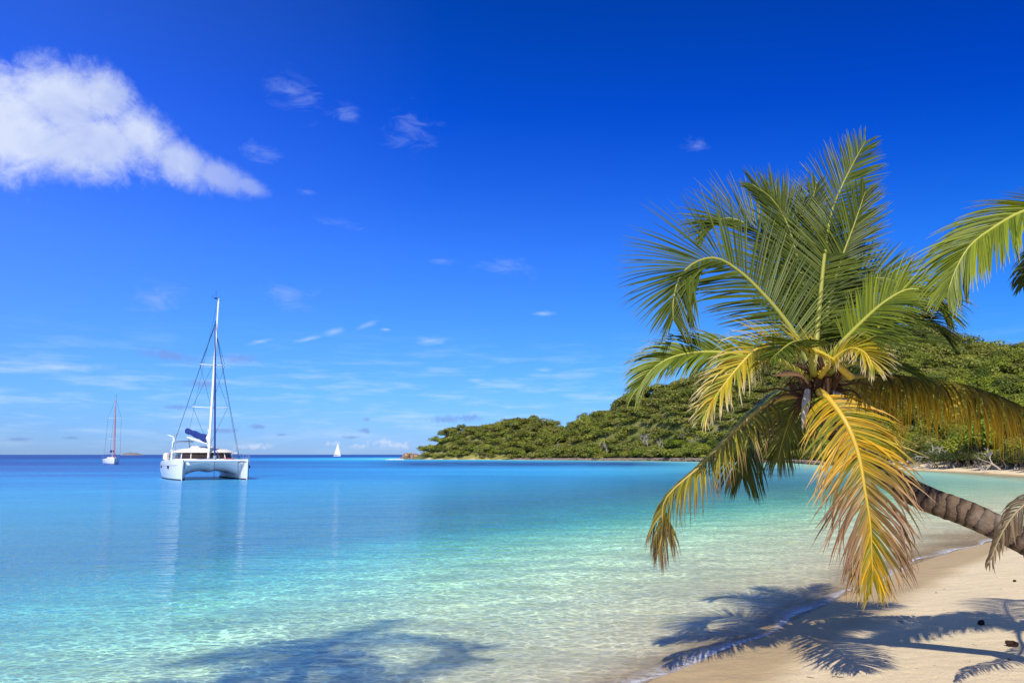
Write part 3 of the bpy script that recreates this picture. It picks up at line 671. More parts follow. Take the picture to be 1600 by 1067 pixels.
# ---- the big leaning palm
D0 = 9.0; base1 = Vector((8.9, 7.6, 0)); base1.z = hz(8.9, 7.6)
palm = empty('coconut_palm', base1); tag(palm, 'leaning coconut palm over the water with green, yellow and browned fronds around a whole crown', 'palm tree')
trunk(palm, [P(1272, 575, 9.05), P(1285, 628, 9.0), P(1330, 700, 8.9), P(1425, 768, 8.75), P(1520, 806, 8.5), P(1605, 848, 8.3), P(1720, 915, 8.05), base1+Vector((0, 0, -.25))], [.09, .135, .13, .125, .125, .135, .17, .25])
def pf(lst): return [P(u, v, D0+d) for u, v, d in lst]
O = (1272, 590, 0)
add_frond(palm, pf([(1270, 585, -0.05), (1249, 534, -0.00), (1222, 494, 0.04), (1192, 459, 0.07), (1159, 427, 0.09), (1121, 404, 0.07), (1087, 410, 0.00), (1062, 434, -0.14), (1052, 470, -0.27), (1052, 500, -0.38)]), 'long arching green frond reaching left', k=.72, L=.98, n=98, droop=.16, seed=1, start=.12, vee=.1)
add_frond(palm, pf([(1272, 580, 0.10), (1260, 511, 0.38), (1237, 447, 0.77), (1213, 402, 1.03), (1185, 363, 1.22), (1147, 342, 1.30), (1117, 346, 1.29), (1093, 365, 1.22)]), 'tall arching green frond behind the long left one', k=.75, L=.95, n=95, droop=.10, seed=2, start=.12, vee=.1)
add_frond(palm, pf([(1275, 585, 0.00), (1276, 530, 0.06), (1282, 462, 0.26), (1290, 387, 0.54), (1300, 330, 0.80), (1316, 290, 0.99), (1336, 250, 1.19), (1352, 222, 1.34)]), 'upright green frond forming the top of the crown', k=.85, L=.80, n=98, droop=.05, seed=3, start=.12, vee=.05)
add_frond(palm, pf([(1270, 580, 0.30), (1266, 500, 0.72), (1258, 430, 1.18), (1245, 370, 1.50), (1225, 325, 1.66), (1200, 300, 1.76)]), k=.8, L=.85, n=90, droop=.08, seed=4, start=.14, vee=.1)
add_frond(palm, pf([(1272, 580, .2), (1280, 480, .6), (1272, 400, .8), (1268, 330, .85), (1275, 290, .85)]), k=.6, L=.55, n=60, droop=.1, seed=5, start=.2, vee=.1)
add_frond(palm, pf([(1280, 585, -.1), (1300, 553, -.2), (1345, 505, -.4), (1385, 470, -.55), (1422, 452, -.65), (1455, 462, -.75), (1482, 492, -.8)]), 'yellow green frond arching right towards the second palm', k=.45, L=.62, n=88, droop=.35, kind='lime', seed=6, start=.25, vee=.05)
add_frond(palm, pf([(1278, 580, .2), (1290, 510, .4), (1312, 462, .55), (1345, 438, .6), (1385, 436, .6), (1420, 450, .55), (1448, 478, .5)]), k=.72, L=.70, n=88, droop=.15, seed=7, start=.15, vee=.1)
add_frond(palm, pf([(1278, 590, .2), (1310, 560, .4), (1360, 532, .7), (1415, 522, .9), (1470, 532, 1.0)]), k=.35, L=.7, n=80, droop=.35, seed=8, start=.2, vee=.1)
add_frond(palm, pf([(1265, 592, -.1), (1215, 562, -.2), (1152, 553, -.3), (1102, 550, -.35), (1058, 556, -.4), (1028, 570, -.4), (1008, 590, -.4), (996, 612, -.4)]), 'level green frond reaching far left over the water', k=.55, L=.55, n=100, droop=.5, kind='lime', seed=9, start=.2, vee=.12, al0=52, al1=16)
add_frond(palm, pf([(1330, 590, -.3), (1290, 556, -.45), (1245, 541, -.55), (1200, 537, -.65), (1170, 556, -.72), (1140, 590, -.78), (1114, 625, -.8), (1100, 650, -.8)]), 'short yellow frond with pale dry leaflet tips', k=.45, L=.50, n=62, droop=.55, kind='yellow', seed=10, start=.15, vee=.25, curl=.2)
add_frond(palm, pf([(1268, 610, 0), (1240, 618, -.05), (1212, 624, -.1), (1188, 640, -.15), (1152, 670, -.2), (1117, 705, -.2), (1083, 738, -.2), (1052, 765, -.2), (1036, 790, -.2), (1036, 825, -.2), (1029, 862, -.2)]), 'long drooping frond at lower left with browned tips', k=.1, L=.66, n=105, droop=2.2, al0=80, al1=25, kind='edge', seed=11, start=.2, vee=-.1, curl=.2, tipT=.3)
add_frond(palm, pf([(1280, 612, -.3), (1294, 622, -.5), (1322, 661, -.72), (1341, 710, -.8), (1352, 770, -.85), (1360, 822, -.85), (1362, 865, -.82), (1364, 905, -.8)]), 'hanging bright yellow frond with brown middle leaflets', k=.95, L=.80, n=94, droop=.75, kind='hang', seed=12, start=.08, vee=.05, wid=.019, curl=.32)
add_frond(palm, pf([(1282, 600, .1), (1320, 590, .2), (1370, 586, .3), (1430, 591, .35), (1500, 603, .35), (1560, 622, .3), (1610, 648, .25), (1650, 685, .2)]), 'long shaded frond with golden hanging leaflets at right', k=.0, L=.95, n=120, droop=3.5, al0=88, al1=50, kind='gold', seed=13, start=.22, vee=-.05, wid=.021, curl=.14)
add_frond(palm, pf([(1285, 590, .0), (1330, 568, -.1), (1385, 568, -.2), (1425, 580, -.3), (1448, 596, -.35)]), k=.35, L=.22, n=50, droop=.2, kind='lime', seed=14, start=.35, vee=.1)
add_frond(palm, pf([(1268, 608, .3), (1235, 608, .6), (1200, 625, .8), (1175, 665, .95), (1162, 710, 1.0), (1160, 745, 1.0)]), k=.35, L=.75, n=75, droop=.8, kind='green', seed=15, start=.2, vee=0)
add_frond(palm, pf([(1272, 600, .4), (1262, 612, .9), (1240, 640, 1.3), (1225, 680, 1.5), (1215, 720, 1.6)]), k=.0, L=.7, n=70, droop=.8, kind='green', seed=16, start=.25, vee=0)
add_frond(palm, pf([(1276, 590, .4), (1300, 560, 1.0), (1330, 560, 1.6), (1362, 600, 2.0), (1380, 650, 2.2)]), k=.0, L=.7, n=70, droop=.6, kind='green', seed=17, start=.2, vee=.05)
add_frond(palm, pf([(1272, 585, -.2), (1262, 548, -.45), (1240, 535, -.8), (1205, 560, -1.15)]), k=.2, L=.45, n=50, droop=.35, kind='green', seed=18, start=.3, vee=.15)
add_frond(palm, pf([(1280, 588, -.2), (1305, 560, -.4), (1330, 545, -.6), (1352, 552, -.8), (1365, 575, -.9)]), k=.5, L=.42, n=50, droop=.45, kind='yellow', seed=19, start=.2, vee=.1)
add_frond(palm, pf([(1272, 580, -.1), (1264, 500, .4), (1250, 420, .7), (1230, 350, .8), (1205, 310, .8), (1175, 288, .8)]), k=.75, L=.72, n=90, droop=.12, seed=22, start=.14, vee=.1)
add_frond(palm, pf([(1278, 580, .2), (1290, 500, .4), (1310, 420, .5), (1335, 350, .5), (1352, 300, .5)]), k=.8, L=.62, n=85, droop=.12, seed=23, start=.16, vee=.1)
add_frond(palm, pf([(1280, 590, -.1), (1310, 572, -.3), (1350, 530, -.5), (1395, 500, -.65), (1440, 498, -.75), (1475, 520, -.8)]), k=.4, L=.6, n=80, droop=.4, seed=25, start=.3, vee=.05)
add_frond(palm, pf([(1282, 600, .3), (1315, 595, .9), (1350, 615, 1.3), (1375, 655, 1.5), (1385, 700, 1.5)]), k=.2, L=.7, n=70, droop=.8, kind='gold', seed=26, start=.2, vee=0)
def crown_bits(root, c, seed=0, full=True):
    rs = np.random.RandomState(seed); c = Vector(c)-root.location
    mb = MB()
    for k in range(300):
        a = rs.uniform(0, 6.28); d = Vector((math.cos(a), math.sin(a), rs.uniform(-.5, .6))); p = c+Vector((d.x*.10, d.y*.10, rs.uniform(-.30, .22)))
        L = rs.uniform(.08, .28); mb.tube([p, p+d*L*.5+Vector((0, 0, .02)), p+d*L+Vector((rs.normal()*.04, rs.normal()*.04, -L*.5))], [.011, .007, .002], 4)
    mb.build('fibre', mfib, root)
    for k in range(9):
        a = k*2.4+rs.uniform(0, .5); mb = MB(); z = -.26+k*.045; dx, dy = math.cos(a), math.sin(a)
        mb.tube([c+Vector((dx*.05, dy*.05, z-.1)), c+Vector((dx*.14, dy*.14, z+.03)), c+Vector((dx*.22, dy*.22, z+.16)), c+Vector((dx*.26, dy*.26, z+.26))], [.07, .06, .042, .035], 8)
        mb.build('petiole_stub', mfib, root, True)
    return c
c0 = P(1276, 606, D0)
crown_bits(palm, c0)
def spathe(root, pts, rads, m, name='spathe', n=9):
    mb = MB(); C, L = spline([Vector(p)-root.location for p in pts], 14); mb.tube(C, list(np.interp(np.linspace(0, 1, 14), np.linspace(0, 1, len(rads)), rads)), n); return mb.build(name, m, root, True)
spathe(palm, pf([(1266, 604, -.1), (1256, 590, -.2), (1244, 584, -.28), (1226, 584, -.34), (1208, 587, -.4)]), [.014, .014, .024, .028, .003], mspathe)
spathe(palm, pf([(1262, 610, -.2), (1259, 632, -.3), (1256, 652, -.32), (1254, 672, -.32)]), [.03, .045, .03, .006], mpale, 'dry_sheath')
spathe(palm, pf([(1300, 612, -.15), (1318, 626, -.3), (1325, 640, -.32), (1328, 652, -.3)]), [.02, .045, .035, .008], mpale, 'dry_sheath')
for k, (a, b_, c_) in enumerate([((1256, 618), (1215, 607), (1190, 612)), ((1256, 622), (1225, 616), (1195, 640)), ((1300, 606), (1345, 598), (1375, 612)), ((1302, 610), (1335, 612), (1352, 640))]):
    st = spathe(palm, pf([(*a, -.05), (*b_, -.2), (*c_, -.3)]), [.016, .012, .006], mfib, 'flower_stalk', 6)
mnut = simple('young_coconut', (.12, .17, .03), .45, .5, nscale=5, namp=.3)
import bmesh
def nut(root, p, s=.09):
    b = bmesh.new(); bmesh.ops.create_uvsphere(b, u_segments=14, v_segments=10, radius=s)
    for v in b.verts: v.co.z *= 1.25; v.co.x *= 1+.06*math.sin(3*math.atan2(v.co.y, v.co.x))
    me = bpy.data.meshes.new('coconut'); b.to_mesh(me); b.free(); me.materials.append(mnut)
    for q in me.polygons: q.use_smooth = True
    o = link('coconut', me, root); o.location = Vector(p)-root.location; return o
for q in ((1292, 620, .0), (1262, 616, .05), (1278, 628, -.1)): nut(palm, P(q[0], q[1], D0+q[2]), .085)
# ---- second palm, its crown just outside the right edge
D2 = 7.3; c2 = P(1785, 400, D2); base2 = Vector((10.6, 5.8, 0)); base2.z = hz(10.6, 5.8)
palm2 = empty('coconut_palm', base2); tag(palm2, 'palm at the right edge with green fronds and one dead frond reaching into view', 'palm tree')
trunk(palm2, [c2+Vector((0, 0, .2)), c2, c2+Vector((.9, -.15, -1.0)), c2+Vector((2.2, -.6, -2.4)), base2+Vector((0, 0, -.2))], [.10, .14, .13, .14, .22])
def pf2(lst): return [P(u, v, D2+d) for u, v, d in lst]
add_frond(palm2, [c2]+pf2([(1700, 345, -.1), (1640, 326, -.15), (1596, 332, -.2), (1551, 357, -.25), (1516, 384, -.3), (1494, 420, -.3), (1481, 456, -.3)]), 'green frond with long leaflets hanging into the sky at right', k=.35, L=.68, n=90, droop=.42, al0=60, al1=20, kind='lime', seed=31, start=.15, vee=.0, wid=.022)
add_frond(palm2, [c2]+pf2([(1730, 355, .4), (1680, 355, .6), (1635, 380, .7), (1612, 415, .75), (1600, 445, .75)]), k=.3, L=.42, n=80, droop=.6, kind='green', seed=32, start=.15, vee=.0, wid=.021)
add_frond(palm2, [c2]+pf2([(1740, 350, 0), (1680, 322, .1), (1630, 322, .15), (1585, 350, .2)]), k=.3, L=.5, n=80, droop=.15, kind='green', seed=33, start=.15)
add_frond(palm2, [c2]+pf2([(1760, 500, -.1), (1735, 620, -.1), (1690, 720, -.1), (1640, 765, -.1), (1598, 790, -.1), (1568, 828, -.1), (1545, 880, -.1)]), 'brown dead frond hanging beside the leaning trunk', k=.6, L=.30, n=48, droop=1.6, kind='dead', seed=34, start=.3, vee=0, curl=.3)
rs5 = np.random.RandomState(77)
def radial(c, a, L, up, seed, root, kind='green', n=70, L2=.8, droop=.35):
    dx, dy = math.sin(a), math.cos(a); pts = []
    for t in np.linspace(0, 1, 7):
        hor = L*(t*.9-.12*t*t); z = up*math.sin(t*2.3)*L*.45-t*t*L*(.55-up*.3); pts.append((c[0]+dx*hor, c[1]+dy*hor, c[2]+z))
    add_frond(root, pts, k=0.0, L=L2, n=n, droop=droop, kind=kind, seed=seed, start=.15, vee=.15)
for k, (a, up) in enumerate([(35, .9), (75, .5), (110, .8), (175, .9)]):
    radial(c2, R(a), 2.7+.3*math.sin(k*3), up, 50+k, palm2)
crown_bits(palm2, c2, 3)
# ---- tall palms behind the viewpoint that throw the shadows on the water
def tall_palm(target, H, base, seed, label, nf=9, FL=2.7):
    k = H/math.tan(R(SEL)); c = Vector((target[0]-math.sin(R(SAZ))*k, target[1]-math.cos(R(SAZ))*k, H))
    b = Vector((base[0], base[1], hz(*base))); root = empty('coconut_palm', b); tag(root, label, 'palm tree')
    mid = c.lerp(b, .5)+Vector((.5, -.6, 0)); trunk(root, [c+Vector((0, 0, .2)), c, mid, b+Vector((0, 0, -.3))], [.10, .15, .14, .25])
    r = np.random.RandomState(seed)
    for i in range(nf):
        radial(c, i*2.4+r.uniform(-.3, .3), FL*r.uniform(.85, 1.15), r.uniform(.15, 1.3), seed*20+i, root, n=56, L2=.75, droop=.5)
    crown_bits(root, c, seed); return root
s1 = G(465, 985); s2 = G(300, 1035); s3 = G(540, 1050)
tall_palm((s1.x, s1.y), 12.0, (-1.5, -6.0), 4, 'tall palm behind the viewpoint throwing the left middle shadow on the water')
tall_palm((s2.x, s2.y), 11.0, (-4.0, -8.0), 6, 'tall palm behind the viewpoint throwing the leftmost shadow on the water')
tall_palm((s3.x, s3.y-.6), 11.5, (1.8, -7.0), 9, 'tall palm behind the viewpoint shading the water at bottom centre')
# ---- coconut husks and driftwood
mhusk = simple('coconut_husk', (.045, .022, .014), .95, .2, nscale=30, namp=.5)
def husk(u, v, s, lab, seed):
    p = G(u, v, .12); z = hz(p.x, p.y); r = np.random.RandomState(seed); rings = []
    for i in range(9):
        t = i/8; w_ = s*(.25+math.sin(math.pi*(.08+.84*t)))*.62; rings.append([((t-.5)*2.2*s, w_*math.cos(a)*(1+.08*r.normal()), w_*.9*math.sin(a)*(1+.08*r.normal())+(0.25*s*(t-.5)**2*4)) for a in np.linspace(0, 2*math.pi, 12, endpoint=False)])
    mb = MB(); mb.loft(rings); o = mb.build('coconut_husk', mhusk, None, True); o.location = (p.x, p.y, z+s*.35); o.rotation_euler = (.2, r.uniform(-.3, .2), r.uniform(-1, 1)); tag(o, lab, 'coconut husk', 'coconut husks on the sand')
husk(1534, 989, .055, 'small brown coconut husk between the frond shadows on the sand', 1)
husk(1583, 1031, .06, 'dark coconut husk nearest the viewer on the trunk shadow', 2)
husk(1586, 918, .035, 'tiny brown husk fragment alone on sunlit sand', 3)
dw = empty('driftwood', (0, 0, 0)); p = G(1571, 737); dw.location = (p.x, p.y+1, hz(p.x, p.y+1)+.1); tag(dw, 'dark piece of driftwood with broken branches lying on the far beach', 'driftwood')
mb = MB(); mb.tube([(-1.6, 0, .1), (-.5, .1, .25), (.6, 0, .3), (1.5, .2, .15)], [.12, .2, .18, .08], 8); mb.build('log', bark, dw, True)
mb = MB(); r_ = np.random.RandomState(4)
for k in range(6): branch(mb, Vector((r_.uniform(-.8, .8), 0, .25)), (r_.uniform(-.6, .6), 0, 1), r_.uniform(.5, 1.1), .06, 1, r_)
mb.build('branches', palewood, dw, True)

r_ = np.random.RandomState(12); VV, FF = [], []; off = 0
for k in range(46):
    p = G(r_.uniform(1180, 1600), r_.uniform(900, 1066), .15); z = hz(p.x, p.y)
    if z < .1: continue
    V, Fc = stones[r_.randint(6)]; a = r_.uniform(0, 6.28); s_ = r_.uniform(.006, .014); l_ = s_*r_.choice([1.2, 1.5, 5])
    q = V*np.array([l_, s_, s_*.7]); VV.append(np.stack([q[:, 0]*math.cos(a)-q[:, 1]*math.sin(a)+p.x, q[:, 0]*math.sin(a)+q[:, 1]*math.cos(a)+p.y, q[:, 2]+z+s_*.3], 1)); FF.append(Fc+off); off += len(V)
db = link('beach_debris', np_mesh('beach_debris', np.vstack(VV), np.vstack(FF), bark)); tag(db, 'tiny bits of twig, husk and shell scattered on the dry sand', 'beach debris', kind='stuff')
# ================================================================== boats
gel = simple('white_gelcoat', (.80, .81, .80), .22, .5, coat=.4)
gelw = simple('warm_white_deck', (.82, .77, .68), .5, .4, nscale=1.2, namp=.05)
alu = simple('mast_aluminium', (.80, .80, .77), .35, .5)
dark = simple('tinted_window', (.035, .025, .022), .12, .6)
antif = simple('dark_bottom_paint', (.04, .045, .06), .7, .3)
navy = simple('navy_canvas', (.018, .040, .19), .8, .2, nscale=3, namp=.3)
wire = simple('rigging_wire', (.06, .07, .10), .4, .5, .5)
red = simple('red_canvas', (.30, .085, .095), .8, .2, nscale=3, namp=.25)
sailw = simple('white_sailcloth', (.83, .83, .82), .8, .2)
steel = simple('stainless_rail', (.60, .60, .60), .25, .5, .8)
black = simple('black_trim', (.02, .02, .02), .5, .4)
net = simple('trampoline_net', (.45, .46, .47), .9, .1)
cream = simple('cream_fender', (.74, .66, .50), .6, .3)
HD = Vector((.525, -.85, 0)).normalized(); RZ = math.atan2(-HD.x, HD.y)
bow = P(337, 716, 81.3); org = Vector((bow.x, bow.y, 0))-HD*7.0
HC = Vector((.465, -.885, 0)).normalized(); org = Vector((bow.x, bow.y, 0))-HC*7.0
cat = empty('catamaran', org, math.atan2(-HC.x, HC.y)); tag(cat, 'white sailing catamaran at anchor with bare mast and blue boom cover', 'catamaran')
def hull_rings(hx, L=7.0):
    rings, rings2 = [], []
    inn = -1 if hx > 0 else 1
    for t in np.linspace(0, 1, 25):
        y = -L+2*L*t
        w = .98*min(1, (.62+.38*min(1, t/.25)))*(1-max(0, (t-.45)/.55)**2.4*.96)
        zt = 1.72+.28*t+(0 if t > .07 else -(.07-t)*12)
        wl = w*(.80+.12*t); kz = -.55*min(1, (1-t)*5+.15)*min(1, t*6+.2)
        outp = [(w*.86, zt), (w, zt-.10), (w*1.03, zt-.55), (w*1.0, .75), (wl, .12), (wl*.85, -.15), (wl*.45, kz)]
        pts = [(hx+a, y, z) for a, z in outp]+[(hx-a, y, z) for a, z in reversed(outp)]
        rings.append(pts)
    return rings
for sx_ in (3, -3):
    mb = MB(); mb.loft(hull_rings(sx_)); h = mb.build('hull', gel, cat, True)
    b = MB(); rr = []
    for ring in hull_rings(sx_): 
        k = [p for p in ring]; rr.append([(k[4][0]+.012, k[4][1], .13), (k[4][0]*1+.010, k[4][1], .02), (k[5][0]+.01, k[5][1], -.16)])
    b.loft(rr, closed=False, cap=False)
    rr = [[(r[9][0]-.012, r[9][1], .13), (r[9][0]-.012, r[9][1], .02), (r[8][0]-.01, r[8][1], -.16)] for r in hull_rings(sx_)]
    b.loft(rr, closed=False, cap=False); b.build('waterline_stripe', antif, h)
    sgn = 1 if sx_ > 0 else -1
    b = MB()
    for y, s_ in ((3.1, .20), (-2.0, .2)):
        b.loft([[(sx_+sgn*(1.02-(0.12 if y > 0 else 0))+sgn*o, y+s_*1.1*math.cos(a), 1.22+s_*.75*math.sin(a)) for a in np.linspace(0, 2*math.pi, 12, endpoint=False)] for o in (-.15, .06)])
    b.build('porthole', dark, h)
    b = MB(); b.loft([[(r[1][0]+sgn*(.018 if sgn > 0 else 0), r[1][1], r[1][2]-.42), (r[2][0]+(.02), r[2][1], r[2][2]-.02)] if sgn > 0 else [(r[12][0]-.018, r[12][1], r[12][2]-.42), (r[11][0]-.02, r[11][1], r[11][2]-.02)] for r in hull_rings(sx_)[:-2]], closed=False, cap=False); b.build('rubbing_line', simple('grey_line', (.35, .37, .38), .5), h)
# bridge deck with arched underside
mb = MB(); rings = []
for y, zc, lowz in ((-6.2, .95, .45), (-4, .80, .25), (0, .80, .20), (3.2, .85, .22), (4.6, 1.05, .4), (5.3, 1.35, .75), (5.9, 1.62, 1.2)):
    top = 1.80+.02*y; ring = [(x, y, top+.03*(1-(x/3)**2)) for x in np.linspace(-2.6, 2.6, 9)]
    for x in np.linspace(2.6, -2.6, 21):
        q = abs(x)/2.6; z = zc+(lowz-zc)*q**3.2
        if q < .22: z -= .16*(1-q/.22)
        ring.append((x, y, z))
    rings.append(ring)
mb.loft(rings); mb.build('bridge_deck', gel, cat, True)
mb = MB(); mb.loft([[(x, 6.45+.22*math.cos(a), 1.86+.13*math.sin(a)) for a in np.linspace(0, 2*math.pi, 10, endpoint=False)] for x in np.linspace(-3.1, 3.1, 7)]); mb.build('crossbeam', gel, cat, True)
mb = MB()
for x0, x1 in ((-2.4, -.2), (.2, 2.4)): mb.box(((x0+x1)/2, 5.95, 1.86), (x1-x0, .9, .03))
mb.build('trampoline', net, cat)
mb = MB(); mb.box((0, 5.9, 1.90), (.36, 1.3, .09)); mb.tube([(0, 6.3, 1.8), (0, 6.4, 1.0), (0, 6.5, -.3)], .03, 5); mb.build('anchor_chain', wire, cat)
def sup(hx, y0, y1, z, n=40, p=2.8):
    r = []
    for a in np.linspace(0, 2*math.pi, n, endpoint=False):
        c_, s_ = math.cos(a), math.sin(a); r.append((hx*abs(c_)**(2/p)*(1 if c_ > 0 else -1), (y0+y1)/2+(y1-y0)/2*abs(s_)**(2/p)*(1 if s_ > 0 else -1), z))
    return r
mb = MB(); mb.loft([sup(2.95, -5.6, 2.5, 1.78), sup(2.9, -5.5, 2.4, 2.02)]); cab = mb.build('cabin', gelw, cat, True)
mb = MB(); mb.loft([sup(2.84, -5.4, 2.3, 2.02), sup(2.72, -5.2, 1.75, 2.66)]); win = mb.build('cabin_window', dark, cab, True)
mb = MB()
for a in (35, 62, 90, 118, 145):
    def q(hx, y0, y1, z, a=a):
        c_, s_ = math.cos(R(a)), math.sin(R(a)); p = 2.8; return Vector((hx*abs(c_)**(2/p)*(1 if c_ > 0 else -1), (y0+y1)/2+(y1-y0)/2*s_**(2/p), z))
    mb.tube([q(2.87, -5.4, 2.33, 2.02), q(2.75, -5.2, 1.78, 2.66)], .045, 5)
mb.build('window_frame', gelw, win)
mb = MB(); mb.loft([sup(2.85, -5.9, 2.0, 2.62), sup(3.0, -6.1, 2.15, 2.68), sup(2.9, -6.0, 2.0, 2.78), sup(2.3, -5.4, 1.3, 3.02), sup(1.2, -4.2, .2, 3.14)]); roof = mb.build('roof', gelw, cat, True)
mb = MB(); mb.loft([sup(1.25, -4.3, -1.2, 3.02), sup(1.15, -4.2, -1.3, 3.32)]); mb.build('flybridge', gelw, roof, True)
mb = MB()
for y in (-4.2, -2.4): mb.tube([(1.0, y, 3.0), (1.0, y, 3.75), (2.5, y, 3.75), (2.6, y, 2.9)], .035, 6)
mb.build('canopy_frame', steel, roof, True)
mb = MB(); mb.loft([[(x, y, 3.78+.12*math.cos((x-1.75)/1.0*1.2)) for y in (-4.3, -2.3)]+[(x, y, 3.74+.12*math.cos((x-1.75)/1.0*1.2)) for y in (-2.3, -4.3)] for x in np.linspace(.9, 2.65, 7)]); mb.build('canopy', navy, roof, True)
# mast and rig
MY = 2.2; mtop = 18.6
mb = MB(); rings = []
for z in (1.95, 4, 8, 12, 16, mtop):
    w = .17 if z < 15 else .12; rings.append([(w*.8*math.cos(a)-.016*(z-2), MY-.006*(z-2)+w*1.1*math.sin(a), z) for a in np.linspace(0, 2*math.pi, 12, endpoint=False)])
mb.loft(rings); mast = mb.build('mast', alu, cat, True)
mb = MB(); mb.tube([(0, MY-.1, mtop), (.04, MY-.1, mtop+.85)], .018, 5); mb.tube([(.1, MY-.1, mtop), (.35, MY, mtop+.1), (.35, MY, mtop+.3)], .02, 5); mb.box((0, MY-.1, mtop+.02), (.3, .5, .06)); mb.build('masthead_antenna', black, mast)
for z, w in ((7.2, 1.75), (11.6, 1.25)):
    mb = MB(); mb.loft([[(x, MY-.25*abs(x)-.05+.09*math.cos(a), z+.05*math.sin(a)+.05*abs(x)) for a in np.linspace(0, 2*math.pi, 8, endpoint=False)] for x in (-w, -w*.5, 0, w*.5, w)]); mb.build('spreader', gel, mast, True)
mb = MB()
ht = 15.9
for s_ in (-1, 1):
    mb.tube([(0, MY-.1, ht), (s_*3.55, -.4, 1.85)], .022, 5); mb.tube([(0, MY-.1, ht-.15), (s_*3.5, -.9, 1.85)], .016, 5)
    mb.tube([(0, MY, 11.6), (s_*1.72, MY-.45, 7.3), (0, MY, 3.2)], .016, 4); mb.tube([(0, MY, 15.5), (s_*1.24, MY-.4, 11.65), (0, MY, 7.3)], .016, 4)
mb.build('shroud', wire, mast)
mb = MB(); mb.tube([(0, 6.45, 2.0), (0, 4.4, 9), (0, MY+.1, 16.2)], [.085, .09, .045], 8); mb.build('furled_headsail', navy, cat, True)
mb = MB(); mb.tube([(0, 6.45, 1.95), (0, 6.44, 2.35)], [.17, .17], 10); mb.tube([(-.55, 6.2, 1.9), (-.3, 5.2, 2.9), (.3, 5.2, 2.9), (.55, 6.2, 1.9)], .04, 6); mb.tube([(0, 6.4, 2.05), (1.4, 3.6, 1.95)], .06, 6); mb.build('bow_fitting', steel, cat, True)
boomo = MB(); boomo.tube([(0, MY-.2, 3.55), (.75, MY-2.8, 3.9), (1.5, MY-5.2, 4.25)], [.12, .13, .12], 8); boom = boomo.build('boom', alu, cat, True)
mb = MB(); rings = []
for t in np.linspace(0, 1, 12):
    w = .19+.07*math.sin(t*9)+.03; y = MY-.5-4.9*t; z = 4.0+.95*t; hgt = .40-.13*t+.05*math.sin(t*14)
    rings.append([(1.45*t+.1+w*math.cos(a), y, z+hgt*math.sin(a)) for a in np.linspace(0, 2*math.pi, 12, endpoint=False)])
mb.loft(rings); mb.build('sail_cover', navy, boom, True)
mb = MB(); rings = []
for z in (3.3, 3.7, 4.1, 4.6, 5.0):
    w = .18+.12*math.sin(z*5); rings.append([(.02+w*math.cos(a), MY-.35+w*1.3*math.sin(a), z) for a in np.linspace(0, 2*math.pi, 10, endpoint=False)])
mb.loft(rings); mb.build('flaked_sail', sailw, boom, True)
mb = MB(); mb.tube([(1.4, MY-5.0, 4.2), (1.3, MY-4.9, 3.2)], .035, 5); mb.tube([(1.5, MY-5.1, 4.3), (-.2, MY-.1, mtop)], .012, 4); mb.build('sheet_line', wire, boom)
# guard rails, fittings
for s_ in (1, -1):
    mb = MB(); ys_ = np.linspace(-6.3, 6.4, 9)
    for y in ys_: mb.tube([(s_*3.55 if y < 5 else s_*3.15, y, 1.8), (s_*3.55 if y < 5 else s_*3.15, y, 2.5)], .022, 5)
    for z in (2.15, 2.5): mb.tube([(s_*3.55, y, z) if y < 5 else (s_*3.15, y, z) for y in ys_], .013, 4)
    mb.build('guard_rail', steel, cat)
mb = MB(); mb.tube([(2.7, -5.6, 1.8), (2.7, -5.6, 4.2)], .07, 7); pole = mb.build('wind_generator', gel, cat)
mb = MB(); mb.loft([[(2.7+.11*math.cos(a)*k, -5.6+o, 4.35+.11*math.sin(a)*k) for a in np.linspace(0, 2*math.pi, 10, endpoint=False)] for o, k in ((-.3, .5), (0, 1), (.25, .9), (.35, .3))])
for a in (20, 140, 260):
    c_, s_ = math.cos(R(a)), math.sin(R(a)); mb.loft([[(2.7+c_*r-s_*w, -5.25, 4.35+s_*r+c_*w), (2.7+c_*r+s_*w, -5.22, 4.35+s_*r-c_*w), (2.7+c_*r+s_*w, -5.19, 4.35+s_*r-c_*w)] for r, w in ((.05, .05), (.35, .07), (.68, .02))])
mb.build('wind_turbine_head', gel, pole, True)
mb = MB(); mb.tube([(2.75, -5.2, 1.8), (2.75, -5.2, 3.0)], .16, 8); mb.build('arch_post', gel, cat, True)
mb = MB(); mb.tube([(-3.4, -5.9, 2.45), (-4.0, -6.3, 2.55)], .05, 6); mb.box((-3.9, -6.2, 2.62), (.7, .35, .14)); mb.build('davit', gel, cat, bevel=.02)
for k, (x, y) in enumerate(((3.55, -3.2), (3.5, -2.3))):
    f = MB(); f.loft([[(x+.27*math.cos(a)*w, y+.27*math.sin(a)*w, z) for a in np.linspace(0, 2*math.pi, 12, endpoint=False)] for z, w in ((1.85, .4), (1.95, .9), (2.2, 1), (2.5, .9), (2.62, .35))]); f.build('fender', cream, cat, True)
mb = MB(); mb.box((-2.0, 1.9, 2.02), (1.2, .35, .12)); mb.build('folded_awning', red, cat, bevel=.03)
mb = MB(); mb.tube([(-2.2, 6.5, 1.75), (-2.3, 6.0, .9), (-2.28, 6.3, .1)], .022, 4); mb.tube([(-3.1, 7.0, 1.75), (-3.14, 6.98, .9), (-3.12, 6.96, .0)], .022, 4); mb.tube([(-2.2, 6.5, 1.72), (-3.1, 7.0, 1.76)], .035, 4); mb.build('mooring_line', black, cat)
